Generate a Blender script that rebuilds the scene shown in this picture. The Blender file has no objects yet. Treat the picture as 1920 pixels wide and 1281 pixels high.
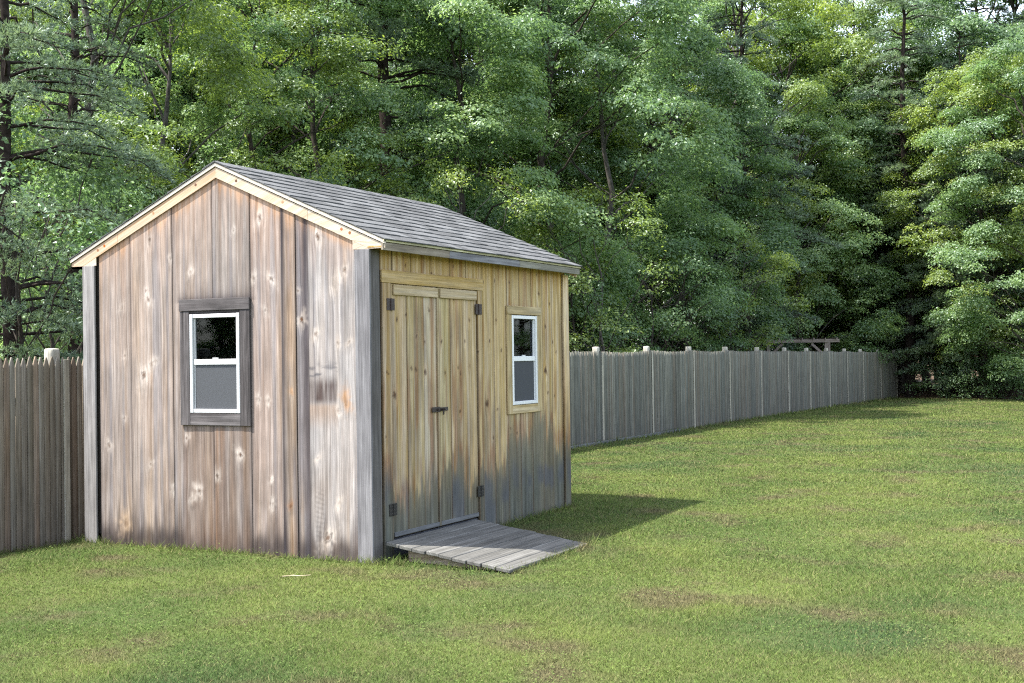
import bpy, math, numpy as np
rng = np.random.default_rng(7)
sc = bpy.context.scene
col = sc.collection
# ------------------------------------------------------------------ helpers
def lin(c):
    c = np.asarray(c, float) / 255.0
    return np.where(c <= .04045, c / 12.92, ((c + .055) / 1.055) ** 2.4)

def link(o, parent=None):
    col.objects.link(o)
    if parent is not None: o.parent = parent
    return o

def tag(o, label=None, cat=None, group=None, kind=None):
    if label: o['label'] = label
    if cat: o['category'] = cat
    if group: o['group'] = group
    if kind: o['kind'] = kind
    return o

def empty(name, loc=(0, 0, 0), rz=0.0):
    o = bpy.data.objects.new(name, None)
    o.location = loc; o.rotation_euler = (0, 0, rz); o.empty_display_size = .2
    return link(o)

def new_mesh(name, V, F, attrs=None, mats=None, smooth=False):
    """V (n,3); F either (m,k) int array or list of index lists; attrs {name: (type, array)} on points."""
    V = np.asarray(V, np.float32)
    me = bpy.data.meshes.new(name)
    me.vertices.add(len(V)); me.vertices.foreach_set('co', V.ravel())
    if isinstance(F, np.ndarray):
        m, k = F.shape
        li = F.astype(np.int32).ravel(); ls = np.arange(m, dtype=np.int32) * k; nf = m
    else:
        ln = np.array([len(f) for f in F], np.int32)
        li = np.array([i for f in F for i in f], np.int32)
        ls = np.concatenate([[0], np.cumsum(ln)[:-1]]).astype(np.int32); nf = len(F)
    me.loops.add(len(li)); me.loops.foreach_set('vertex_index', li)
    me.polygons.add(nf); me.polygons.foreach_set('loop_start', ls)
    me.polygons.foreach_set('use_smooth', np.full(nf, bool(smooth)))
    me.update(calc_edges=True)
    for an, (t, a) in (attrs or {}).items():
        at = me.attributes.new(an, t, 'POINT')
        a = np.asarray(a, np.float32)
        if t == 'FLOAT_COLOR':
            if a.shape[1] == 3: a = np.concatenate([a, np.ones((len(a), 1), np.float32)], 1)
            at.data.foreach_set('color', a.ravel())
        elif t == 'FLOAT_VECTOR': at.data.foreach_set('vector', a.ravel())
        else: at.data.foreach_set('value', a.ravel())
    for m_ in (mats or []): me.materials.append(m_)
    return me

class MB:
    """collects pieces of ONE part; col = own colour of the wood, gr = grain coordinate (across, along, board id)"""
    def __init__(s): s.v = []; s.f = []; s.c = []; s.g = []; s.n = 0
    def add(s, V, F, C=None, G=None):
        V = np.asarray(V, float); n = len(V)
        C = np.tile(np.asarray((.5, .5, .5) if C is None else C, float), (n, 1)) if C is None or np.ndim(C) == 1 else np.asarray(C, float)
        G = np.zeros((n, 3)) if G is None else np.asarray(G, float)
        s.v.append(V); s.c.append(C); s.g.append(G)
        s.f += [[int(i) + s.n for i in f] for f in F]; s.n += n
    def box(s, a, b, c=(.5, .5, .5), axis=2, bev=.003, jit=0.0):
        """bevelled box from corner a to corner b, wood grain along axis"""
        a = np.minimum(a, b).astype(float); b = np.maximum(a, np.maximum(a, b)).astype(float) if False else np.maximum(np.asarray(a, float), np.asarray(b, float))
        s.hexa([(a[0], a[1], a[2]), (b[0], a[1], a[2]), (b[0], b[1], a[2]), (a[0], b[1], a[2]),
                (a[0], a[1], b[2]), (b[0], a[1], b[2]), (b[0], b[1], b[2]), (a[0], b[1], b[2])], c, axis, bev, jit)
    def hexa(s, P, c, axis=2, bev=.003, jit=0.0):
        P = np.array(P, float)
        if jit: P += rng.uniform(-jit, jit, P.shape)
        cen = P.mean(0); bev = min(bev, .3 * np.abs(P - cen).max(0).min() + 1e-6)
        # chamfered box: each corner becomes three points
        nb = {0: (1, 3, 4), 1: (0, 2, 5), 2: (3, 1, 6), 3: (2, 0, 7), 4: (5, 7, 0), 5: (4, 6, 1), 6: (7, 5, 2), 7: (6, 4, 3)}
        V = []
        for i in range(8):
            d = [(P[j] - P[i]) / (np.linalg.norm(P[j] - P[i]) + 1e-9) * bev for j in nb[i]]  # x,y,z neighbours
            V += [P[i] + d[1] + d[2], P[i] + d[0] + d[2], P[i] + d[0] + d[1]]  # on x face, y face, z face
        X, Y, Z = (lambda i: 3 * i), (lambda i: 3 * i + 1), (lambda i: 3 * i + 2)
        F = [[X(0), X(4), X(7), X(3)], [X(1), X(2), X(6), X(5)], [Y(0), Y(1), Y(5), Y(4)], [Y(3), Y(7), Y(6), Y(2)],
             [Z(0), Z(3), Z(2), Z(1)], [Z(4), Z(5), Z(6), Z(7)]]
        for i, j in ((0, 1), (3, 2), (4, 5), (7, 6)): F.append([Y(i), Y(j), Z(j), Z(i)])
        for i, j in ((0, 3), (1, 2), (4, 7), (5, 6)): F.append([X(i), X(j), Z(j), Z(i)])
        for i, j in ((0, 4), (1, 5), (3, 7), (2, 6)): F.append([X(i), X(j), Y(j), Y(i)])
        for i in range(8): F.append([X(i), Y(i), Z(i)])
        V = np.array(V)
        o = [k for k in (0, 1, 2) if k != axis]
        G = np.stack([V[:, o[0]] + .83 * V[:, o[1]] + rng.uniform(0, 50), V[:, axis] + rng.uniform(0, 50), np.full(len(V), rng.uniform(0, 90))], 1)
        s.add(V, F, np.asarray(c, float) * rng.uniform(.93, 1.07), G)
    def cyl(s, p, q, r, r2=None, n=10, c=(.5, .5, .5), cap=True):
        p = np.asarray(p, float); q = np.asarray(q, float); r2 = r if r2 is None else r2
        d = (q - p) / np.linalg.norm(q - p); u = np.cross(d, (0, 0, 1) if abs(d[2]) < .9 else (1, 0, 0)); u /= np.linalg.norm(u); w = np.cross(d, u)
        t = np.arange(n) * 2 * np.pi / n; ring = np.cos(t)[:, None] * u + np.sin(t)[:, None] * w
        V = np.concatenate([p + ring * r, q + ring * r2])
        F = [[i, (i + 1) % n, n + (i + 1) % n, n + i] for i in range(n)]
        if cap: F += [list(range(n))[::-1], list(range(n, 2 * n))]
        G = np.stack([np.concatenate([t, t]) * r, np.concatenate([np.zeros(n), np.full(n, np.linalg.norm(q - p))]), np.full(2 * n, rng.uniform(0, 90))], 1)
        s.add(V, F, c, G)
    def prism(s, P2, y0, y1, c, axis=0):
        """polygon in (x, z), pushed from y0 to y1"""
        n = len(P2); V = np.array([(x, y0, z) for x, z in P2] + [(x, y1, z) for x, z in P2])
        F = [list(range(n)), list(range(n, 2 * n))[::-1]] + [[i, (i + 1) % n, n + (i + 1) % n, n + i] for i in range(n)]
        o = [k for k in (0, 1, 2) if k != axis]
        G = np.stack([V[:, o[1]] + .46 * np.abs(V[:, 0]) + rng.uniform(0, 50), V[:, axis] + rng.uniform(0, 50), np.full(len(V), rng.uniform(0, 90))], 1)
        s.add(V, F, c, G)
    def build(s, name, mat, parent=None, smooth=False):
        V = np.concatenate(s.v); C = np.concatenate(s.c); G = np.concatenate(s.g)
        me = new_mesh(name, V, s.f, {'tone': ('FLOAT_COLOR', C), 'gr': ('FLOAT_VECTOR', G)}, [mat], smooth)
        import bmesh
        bm = bmesh.new(); bm.from_mesh(me); bmesh.ops.recalc_face_normals(bm, faces=bm.faces); bm.to_mesh(me); bm.free()
        return link(bpy.data.objects.new(name, me), parent)

def _hash(ix, iy, seed):
    h = (ix.astype(np.int64) * 374761393 + iy.astype(np.int64) * 668265263 + seed * 1442695041) & 0x7fffffff
    h = ((h ^ (h >> 13)) * 1274126177) & 0x7fffffff
    return ((h ^ (h >> 16)) & 0xffff) / 65535.0
def vnoise(x, y, seed=0):
    x = np.asarray(x, float); y = np.asarray(y, float)
    ix = np.floor(x); iy = np.floor(y); fx = x - ix; fy = y - iy
    fx = fx * fx * (3 - 2 * fx); fy = fy * fy * (3 - 2 * fy)
    a = _hash(ix, iy, seed); b = _hash(ix + 1, iy, seed); c = _hash(ix, iy + 1, seed); d = _hash(ix + 1, iy + 1, seed)
    return (a * (1 - fx) + b * fx) * (1 - fy) + (c * (1 - fx) + d * fx) * fy
def fbm(x, y, seed=0, o=3):
    return sum(vnoise(x * 2 ** k, y * 2 ** k, seed + k) * .5 ** k for k in range(o)) / sum(.5 ** k for k in range(o))
def sstep(a, b, x): t = np.clip((x - a) / (b - a), 0, 1); return t * t * (3 - 2 * t)

# ------------------------------------------------------------------ camera
CAM = np.array([5.526, -8.289, 1.619])
FW = np.array([-.457, .889, .012]); RT = np.array([.889, .457, -.014])
FW /= np.linalg.norm(FW)
RT -= FW * (RT @ FW); RT /= np.linalg.norm(RT); UP = np.cross(RT, FW)
FPX = 2346.7
cd = bpy.data.cameras.new('camera'); cam = link(bpy.data.objects.new('camera', cd))
from mathutils import Matrix
M4 = Matrix([[RT[0], UP[0], -FW[0], CAM[0]], [RT[1], UP[1], -FW[1], CAM[1]], [RT[2], UP[2], -FW[2], CAM[2]], [0, 0, 0, 1]])
cam.matrix_world = M4
cd.sensor_width = 36; cd.lens = FPX / 1920 * 36; cd.clip_end = 3000; cd.clip_start = .05
sc.camera = cam
def at(px, d):
    """ground point seen in column px of the photograph, d metres away on the level"""
    r = FW * FPX + RT * (px - 960); h = np.hypot(r[0], r[1])
    return CAM[0] + r[0] / h * d, CAM[1] + r[1] / h * d

# ------------------------------------------------------------------ terrain height
XF = -3.70                                   # line of the long fence
def ground_z(x, y):
    x = np.asarray(x, float); y = np.asarray(y, float)
    zl = np.interp(y, [-20, -2, 0, 4, 8, 12, 18, 26, 34, 43, 60, 400], [.0, .0, .0, .045, .035, .010, -.025, -.085, -.15, -.225, -.22, 0])
    zf = np.interp(y, [-20, -2, 0, 3, 7, 11.8, 16, 21, 28, 35, 43, 60, 400], [-.05, -.07, -.10, -.06, -.015, -.017, -.041, -.057, -.114, -.172, -.234, -.23, 0])
    k = np.where(y < 6, sstep(-3.0, -3.6, x), sstep(-1.6, -3.4, x)); z = zl * (1 - k) + zf * k
    z = z + (.016 * (fbm(x * .7, y * .7, 3) - .5) + .03 * (fbm(x * .17, y * .17, 9) - .5)) * (1 - .8 * k)
    # low wooded bank past the end of the fence
    z = z + .55 * sstep(0, 7, lawn_over(x, y)) * sstep(-5, -2, x)
    return z
def lawn_over(x, y):
    """metres past the far edge of the lawn"""
    x = np.asarray(x, float); dep = (x - CAM[0]) * FW[0] + (y - CAM[1]) * FW[1]
    return dep - (45.7 - .95 * np.clip(x, -4, 6) + .8 * (fbm(x * .5, np.asarray(y) * 0 + 3, 5) - .5))
def lawn_mask(x, y):
    return (x > XF - .02) & (lawn_over(x, y) < 0)

# ------------------------------------------------------------------ materials
def mat(name):
    m = bpy.data.materials.new(name); m.use_nodes = True
    nt = m.node_tree; nt.nodes.clear()
    out = nt.nodes.new('ShaderNodeOutputMaterial')
    return m, nt, out
def N(nt, t, **kw):
    n = nt.nodes.new(t)
    for k, v in kw.items():
        if k.startswith('i_'):
            key = k[2:]
            n.inputs[int(key) if key.isdigit() else key.replace('_', ' ')].default_value = v
        else: setattr(n, k, v)
    return n
def L(nt, a, b): nt.links.new(a, b)
def principled(nt, out, rough=.8, spec=.3, **kw):
    b = N(nt, 'ShaderNodeBsdfPrincipled'); b.inputs['Roughness'].default_value = rough
    b.inputs['Specular IOR Level'].default_value = spec
    for k, v in kw.items(): b.inputs[k].default_value = v
    L(nt, b.outputs[0], out.inputs[0]); return b
def math_(nt, op, a, b=None, c=None):
    n = N(nt, 'ShaderNodeMath', operation=op)
    for i, x in enumerate((a, b, c)):
        if x is None: continue
        if hasattr(x, 'is_linked') or hasattr(x, 'links'): L(nt, x, n.inputs[i])
        else: n.inputs[i].default_value = x
    return n.outputs[0]
def maprange(nt, v, a, b, c, d):
    n = N(nt, 'ShaderNodeMapRange'); L(nt, v, n.inputs[0])
    for i, x in enumerate((a, b, c, d)): n.inputs[1 + i].default_value = x
    return n.outputs[0]

def wood_material(name, contrast=1.0, rough=.85, fine=88., spec=.2):
    """bare planks: own colour from 'tone', streaky grain along 'gr'"""
    m, nt, out = mat(name); b = principled(nt, out, rough, spec)
    tone = N(nt, 'ShaderNodeAttribute', attribute_name='tone'); gr = N(nt, 'ShaderNodeAttribute', attribute_name='gr')
    def streak(sx, sy, det, off=0.):
        mp = N(nt, 'ShaderNodeMapping'); mp.inputs['Scale'].default_value = (sx, sy, 1.3); mp.inputs['Location'].default_value = (off, off, off)
        L(nt, gr.outputs['Vector'], mp.inputs[0])
        n = N(nt, 'ShaderNodeTexNoise'); n.inputs['Scale'].default_value = 1.; n.inputs['Detail'].default_value = det; n.inputs['Roughness'].default_value = .6
        L(nt, mp.outputs[0], n.inputs['Vector']); return n.outputs[0]
    f1 = streak(fine, 2.2, 3); f2 = streak(34, .7, 3, 7.); f3 = streak(9, 4, 4, 19.)
    k = contrast
    a = maprange(nt, f1, .28, .72, 1 - .36 * k, 1 + .26 * k)
    c = maprange(nt, f2, .30, .70, 1 - .26 * k, 1 + .20 * k)
    d = maprange(nt, f3, .30, .70, 1 - .16 * k, 1 + .12 * k)
    p = math_(nt, 'MULTIPLY', math_(nt, 'MULTIPLY', a, c), d)
    mx = N(nt, 'ShaderNodeVectorMath', operation='SCALE'); L(nt, tone.outputs['Color'], mx.inputs[0]); L(nt, p, mx.inputs['Scale'])
    hs = N(nt, 'ShaderNodeHueSaturation'); L(nt, mx.outputs[0], hs.inputs['Color']); L(nt, maprange(nt, f2, .3, .7, 1.2, .75), hs.inputs['Saturation'])
    L(nt, hs.outputs[0], b.inputs['Base Color'])
    bp = N(nt, 'ShaderNodeBump'); bp.inputs['Strength'].default_value = .35; bp.inputs['Distance'].default_value = .004
    L(nt, math_(nt, 'ADD', f1, f2), bp.inputs['Height']); L(nt, bp.outputs[0], b.inputs['Normal'])
    return m
M_WOOD = wood_material('weathered_pine')
M_SHADEWOOD = wood_material('yellow_pine', .85, .75)
M_TRIM = wood_material('trim_board', 1.05, .8, 70.)
M_PALE = wood_material('fresh_trim', .45, .75, 60.)
M_CASING = wood_material('worn_casing', 1.7, .8, 60.)
M_FENCE = wood_material('grey_cedar', 1.0, .95, 90., .1)

def tone_material(name, rough=.7, noise=0.25, scale=300., spec=.2, bump=.0):
    m, nt, out = mat(name); b = principled(nt, out, rough, spec)
    tone = N(nt, 'ShaderNodeAttribute', attribute_name='tone')
    tc = N(nt, 'ShaderNodeTexCoord')
    n = N(nt, 'ShaderNodeTexNoise'); n.inputs['Scale'].default_value = scale; n.inputs['Detail'].default_value = 3
    L(nt, tc.outputs['Object'], n.inputs['Vector'])
    mx = N(nt, 'ShaderNodeVectorMath', operation='SCALE'); L(nt, tone.outputs['Color'], mx.inputs[0])
    L(nt, maprange(nt, n.outputs[0], .3, .7, 1 - noise, 1 + noise), mx.inputs['Scale']); L(nt, mx.outputs[0], b.inputs['Base Color'])
    if bump:
        bp = N(nt, 'ShaderNodeBump'); bp.inputs['Strength'].default_value = bump; bp.inputs['Distance'].default_value = .004
        L(nt, n.outputs[0], bp.inputs['Height']); L(nt, bp.outputs[0], b.inputs['Normal'])
    return m
M_SHINGLE = tone_material('asphalt_shingle', .95, .35, 160., .2, .5)
M_VINYL = tone_material('white_vinyl', .35, .03, 40., .4)
M_IRON = tone_material('black_iron', .55, .3, 120., .4)
M_BARK = tone_material('bark', .95, .45, 9., .1, 1.0)
M_DARK = tone_material('dark_boards', .9, .2, 20., .1)

def glass_material():
    m, nt, out = mat('window_glass')
    tr = N(nt, 'ShaderNodeBsdfTransparent'); tr.inputs[0].default_value = (.55, .6, .6, 1)
    gl = N(nt, 'ShaderNodeBsdfGlossy'); gl.inputs['Roughness'].default_value = .02; gl.inputs[0].default_value = (.34, .38, .42, 1)
    fr = N(nt, 'ShaderNodeFresnel'); fr.inputs[0].default_value = 1.6
    mx = N(nt, 'ShaderNodeMixShader'); L(nt, fr.outputs[0], mx.inputs[0]); L(nt, tr.outputs[0], mx.inputs[1]); L(nt, gl.outputs[0], mx.inputs[2])
    L(nt, mx.outputs[0], out.inputs[0]); return m
M_GLASS = glass_material()
def screen_material():
    m, nt, out = mat('insect_mesh')
    tr = N(nt, 'ShaderNodeBsdfTransparent'); df = N(nt, 'ShaderNodeBsdfDiffuse'); df.inputs[0].default_value = (.088, .092, .100, 1)
    mx = N(nt, 'ShaderNodeMixShader'); mx.inputs[0].default_value = .82
    L(nt, tr.outputs[0], mx.inputs[1]); L(nt, df.outputs[0], mx.inputs[2]); L(nt, mx.outputs[0], out.inputs[0]); return m
M_SCREEN = screen_material()

def leaf_material(name, dark, mid, light, trans=.50, gloss=.04):
    m, nt, out = mat(name)
    at_ = N(nt, 'ShaderNodeAttribute', attribute_name='leaf')       # r: per leaf, g: per clump
    sp = N(nt, 'ShaderNodeSeparateColor'); L(nt, at_.outputs['Color'], sp.inputs[0])
    oi = N(nt, 'ShaderNodeObjectInfo')
    v = math_(nt, 'ADD', math_(nt, 'MULTIPLY', sp.outputs[0], .45), math_(nt, 'MULTIPLY', sp.outputs[1], .40))
    v = math_(nt, 'ADD', v, math_(nt, 'MULTIPLY', oi.outputs['Random'], .25))
    rp = N(nt, 'ShaderNodeValToRGB'); e = rp.color_ramp.elements
    e[0].position = .12; e[0].color = (*dark, 1); e[1].position = .95; e[1].color = (*light, 1)
    k = e.new(.55); k.color = (*mid, 1)
    L(nt, v, rp.inputs[0])
    df = N(nt, 'ShaderNodeBsdfDiffuse'); L(nt, rp.outputs[0], df.inputs[0])
    tl = N(nt, 'ShaderNodeBsdfTranslucent')
    hs = N(nt, 'ShaderNodeHueSaturation'); hs.inputs['Hue'].default_value = .493; hs.inputs['Saturation'].default_value = 1.15; hs.inputs['Value'].default_value = 1.5
    L(nt, rp.outputs[0], hs.inputs['Color']); L(nt, hs.outputs[0], tl.inputs[0])
    mx = N(nt, 'ShaderNodeMixShader'); mx.inputs[0].default_value = trans; L(nt, df.outputs[0], mx.inputs[1]); L(nt, tl.outputs[0], mx.inputs[2])
    gl = N(nt, 'ShaderNodeBsdfGlossy'); gl.inputs['Roughness'].default_value = .42; gl.inputs[0].default_value = (.8, .9, .95, 1)
    m2 = N(nt, 'ShaderNodeMixShader'); m2.inputs[0].default_value = gloss; L(nt, mx.outputs[0], m2.inputs[1]); L(nt, gl.outputs[0], m2.inputs[2])
    L(nt, m2.outputs[0], out.inputs[0]); return m
M_MAPLE = leaf_material('maple_leaf', (.062, .112, .048), (.130, .212, .086), (.250, .345, .125))
M_OAK = leaf_material('oak_leaf', (.074, .116, .034), (.160, .228, .058), (.290, .355, .095))
M_PINE = leaf_material('pine_needle', (.062, .098, .064), (.120, .176, .100), (.195, .262, .130), .30, .06)

def grass_colour(nt):
    """patchy lawn colour from the position on the ground"""
    g = N(nt, 'ShaderNodeNewGeometry')
    def noise(s, det=3, off=0.):
        mp = N(nt, 'ShaderNodeMapping'); mp.inputs['Location'].default_value = (off, off, 0); mp.inputs['Scale'].default_value = (s, s, 0)
        L(nt, g.outputs['Position'], mp.inputs[0]); n = N(nt, 'ShaderNodeTexNoise'); n.inputs['Scale'].default_value = 1; n.inputs['Detail'].default_value = det
        L(nt, mp.outputs[0], n.inputs['Vector']); return n.outputs[0]
    n1 = noise(.55, 4); n2 = noise(1.3, 4, 31.); n3 = noise(.28, 3, 77.); n4 = noise(9., 3, 11.); n5 = noise(.75, 4, 57.)
    def mix(f, a, b):
        x = N(nt, 'ShaderNodeMix', data_type='RGBA'); L(nt, f, x.inputs[0])
        for i, q in ((6, a), (7, b)):
            if isinstance(q, tuple): x.inputs[i].default_value = (*q, 1)
            else: L(nt, q, x.inputs[i])
        return x.outputs[2]
    c = mix(maprange(nt, n1, .40, .60, 0, 1), (.090, .134, .038), (.142, .180, .050))          # green to yellow green
    c = mix(maprange(nt, n3, .48, .64, 0, .85), c, (.058, .100, .038))                         # bluish patches
    c = mix(maprange(nt, n5, .50, .66, 0, .70), c, (.126, .164, .044))                         # bright new growth
    c = mix(maprange(nt, n2, .53, .68, 0, .78), c, (.135, .112, .066))                         # straw
    c = mix(maprange(nt, n4, .50, .78, 0, .45), c, (.140, .132, .068))
    return c
def ground_material():
    m, nt, out = mat('lawn_soil'); b = principled(nt, out, .95, .1)
    c = grass_colour(nt)
    at_ = N(nt, 'ShaderNodeAttribute', attribute_name='lawn')
    n = N(nt, 'ShaderNodeTexNoise'); n.inputs['Scale'].default_value = 3; n.inputs['Detail'].default_value = 6
    g = N(nt, 'ShaderNodeNewGeometry'); L(nt, g.outputs['Position'], n.inputs['Vector'])
    rp = N(nt, 'ShaderNodeValToRGB'); rp.color_ramp.elements[0].color = (.035, .024, .015, 1); rp.color_ramp.elements[1].color = (.12, .078, .048, 1)
    rp.color_ramp.elements[0].position = .3; rp.color_ramp.elements[1].position = .7
    L(nt, n.outputs[0], rp.inputs[0])
    hs = N(nt, 'ShaderNodeVectorMath', operation='SCALE'); L(nt, c, hs.inputs[0]); hs.inputs['Scale'].default_value = .50
    x = N(nt, 'ShaderNodeMix', data_type='RGBA'); L(nt, at_.outputs['Fac'], x.inputs[0]); L(nt, rp.outputs[0], x.inputs[6]); L(nt, hs.outputs[0], x.inputs[7])
    L(nt, x.outputs[2], b.inputs['Base Color']); return m
M_GROUND = ground_material()
def blade_material():
    m, nt, out = mat('grass_blade')
    c = grass_colour(nt)
    at_ = N(nt, 'ShaderNodeAttribute', attribute_name='leaf'); sp = N(nt, 'ShaderNodeSeparateColor'); L(nt, at_.outputs['Color'], sp.inputs[0])
    mx = N(nt, 'ShaderNodeVectorMath', operation='SCALE'); L(nt, c, mx.inputs[0]); L(nt, maprange(nt, sp.outputs[0], 0, 1, .55, 1.45), mx.inputs['Scale'])
    x = N(nt, 'ShaderNodeMix', data_type='RGBA'); L(nt, math_(nt, 'MULTIPLY', sp.outputs[1], .8), x.inputs[0]); L(nt, mx.outputs[0], x.inputs[6]); x.inputs[7].default_value = (.24, .21, .11, 1)
    x2 = N(nt, 'ShaderNodeMix', data_type='RGBA'); L(nt, sp.outputs[2], x2.inputs[0]); L(nt, x.outputs[2], x2.inputs[6]); x2.inputs[7].default_value = (.115, .165, .050, 1)
    df = N(nt, 'ShaderNodeBsdfDiffuse'); tl = N(nt, 'ShaderNodeBsdfTranslucent'); L(nt, x2.outputs[2], df.inputs[0]); L(nt, x2.outputs[2], tl.inputs[0])
    ms = N(nt, 'ShaderNodeMixShader'); ms.inputs[0].default_value = .35; L(nt, df.outputs[0], ms.inputs[1]); L(nt, tl.outputs[0], ms.inputs[2])
    L(nt, ms.outputs[0], out.inputs[0]); return m
M_BLADE = blade_material()

# ------------------------------------------------------------------ ground sheet
def axis_pts(lo, hi, c, fine, n_out):
    mid = np.arange(lo, hi, fine)
    o = np.geomspace(1, 900, n_out)
    return np.unique(np.concatenate([lo - o, mid, hi + o]))
gx = axis_pts(-14, 22, 0, .22, 22); gy = axis_pts(-10, 60, 0, .28, 22)
GX, GY = np.meshgrid(gx, gy); GZ = ground_z(GX, GY)
nx, ny = len(gx), len(gy)
idx = np.arange(nx * ny).reshape(ny, nx)
Fg = np.stack([idx[:-1, :-1], idx[:-1, 1:], idx[1:, 1:], idx[1:, :-1]], -1).reshape(-1, 4)
lm = lawn_mask(GX, GY).astype(float).ravel()
me = new_mesh('ground', np.stack([GX, GY, GZ], -1).reshape(-1, 3), Fg, {'lawn': ('FLOAT', lm)}, [M_GROUND], True)
tag(link(bpy.data.objects.new('ground', me)), 'mown green lawn running on as leaf litter under the trees', 'ground', kind='structure')

# grass blades
def grass():
    n = 2100000
    th = rng.uniform(-.80, .80, n); d = np.exp(rng.uniform(math.log(4.2), math.log(52), n))
    cd_, sd_ = np.cos(th), np.sin(th); fh = FW[:2] / np.linalg.norm(FW[:2]); rh = np.array([fh[1], -fh[0]])
    x = CAM[0] + d * (fh[0] * cd_ + rh[0] * sd_); y = CAM[1] + d * (fh[1] * cd_ + rh[1] * sd_)
    ok = lawn_mask(x, y) & ~((x > -3.08) & (x < .03) & (y > -.03) & (y < 3.74)) & ~((x > 0) & (x < 1.215) & (y > .10 - .115 * x) & (y < 1.59 - .17 * x))
    x, y, d = x[ok], y[ok], d[ok]; n = len(x)
    sc_ = np.clip(d / 9., .8, 5.)
    dens = fbm(x * 1.7, y * 1.7, 41)
    h = rng.uniform(.012, .030, n) * (1 + .22 * (sc_ - 1)) * (.65 + .7 * dens)
    # uncut tufts against walls, posts and ramp
    near = ((np.abs(y) < .10) & (x > -3.1) & (x < .2)) | ((np.abs(x - XF) < .16)) | ((np.abs(x - .04) < .07) & (y > 0) & (y < 3.8)) | ((np.abs(x - 1.18) < .1) & (y > 0) & (y < 1.55)) | ((np.abs(y - .02) < .07) & (x > 0) & (x < 1.2))
    h = np.where(near, h * rng.uniform(1.3, 3.2, n), h)
    w = rng.uniform(.004, .009, n) * sc_
    clo = (rng.random(n) < .06 * (fbm(x * 1.1 + 50, y * 1.1, 61) > .50) + .012)
    a = rng.uniform(0, 2 * np.pi, n); ca, sa = np.cos(a), np.sin(a)
    lean = rng.uniform(.2, 1.5, n) * h; la = rng.uniform(0, 2 * np.pi, n)
    z = ground_z(x, y) - .004
    B0 = np.stack([x - ca * w / 2, y - sa * w / 2, z], 1); B1 = np.stack([x + ca * w / 2, y + sa * w / 2, z], 1)
    T = np.stack([x + np.cos(la) * lean, y + np.sin(la) * lean, z + h], 1)
    # clover: a small leaf held flat near the top of the turf
    k = clo; r = rng.uniform(.005, .010, n) * sc_
    zz = z + h * .8
    B0[k] = np.stack([x - ca * r, y - sa * r, zz], 1)[k]; B1[k] = np.stack([x + ca * r, y + sa * r, zz + .003], 1)[k]; T[k] = np.stack([x - sa * r * 1.6, y + ca * r * 1.6, zz + .006], 1)[k]
    V = np.stack([B0, B1, T], 1).reshape(-1, 3); F = np.arange(3 * n).reshape(n, 3)
    A = np.stack([rng.random(n), (rng.random(n) < .22) * rng.uniform(.4, 1, n), clo * rng.uniform(.5, 1, n)], 1)
    me = new_mesh('grass', V, F, {'leaf': ('FLOAT_COLOR', np.repeat(A, 3, 0))}, [M_BLADE])
    tag(link(bpy.data.objects.new('grass', me)), 'short mown lawn grass with straw coloured and yellowish patches', 'grass', kind='stuff')
grass()

# ------------------------------------------------------------------ shed
SW, SL = 3.05, 3.71
RX, RZ = -SW / 2, 3.318            # ridge
EX, EZ = .168, 2.573               # eave edge (top of shingles)
slope = (RZ - EZ) / (EX - RX)
def roof_top(x): return RZ - np.abs(np.asarray(x) - RX) * slope
shed = empty('garden_shed', (0, 0, 0))
tag(shed, 'weathered board sided garden shed with shingled gable roof, double door and two windows', 'shed')

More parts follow.
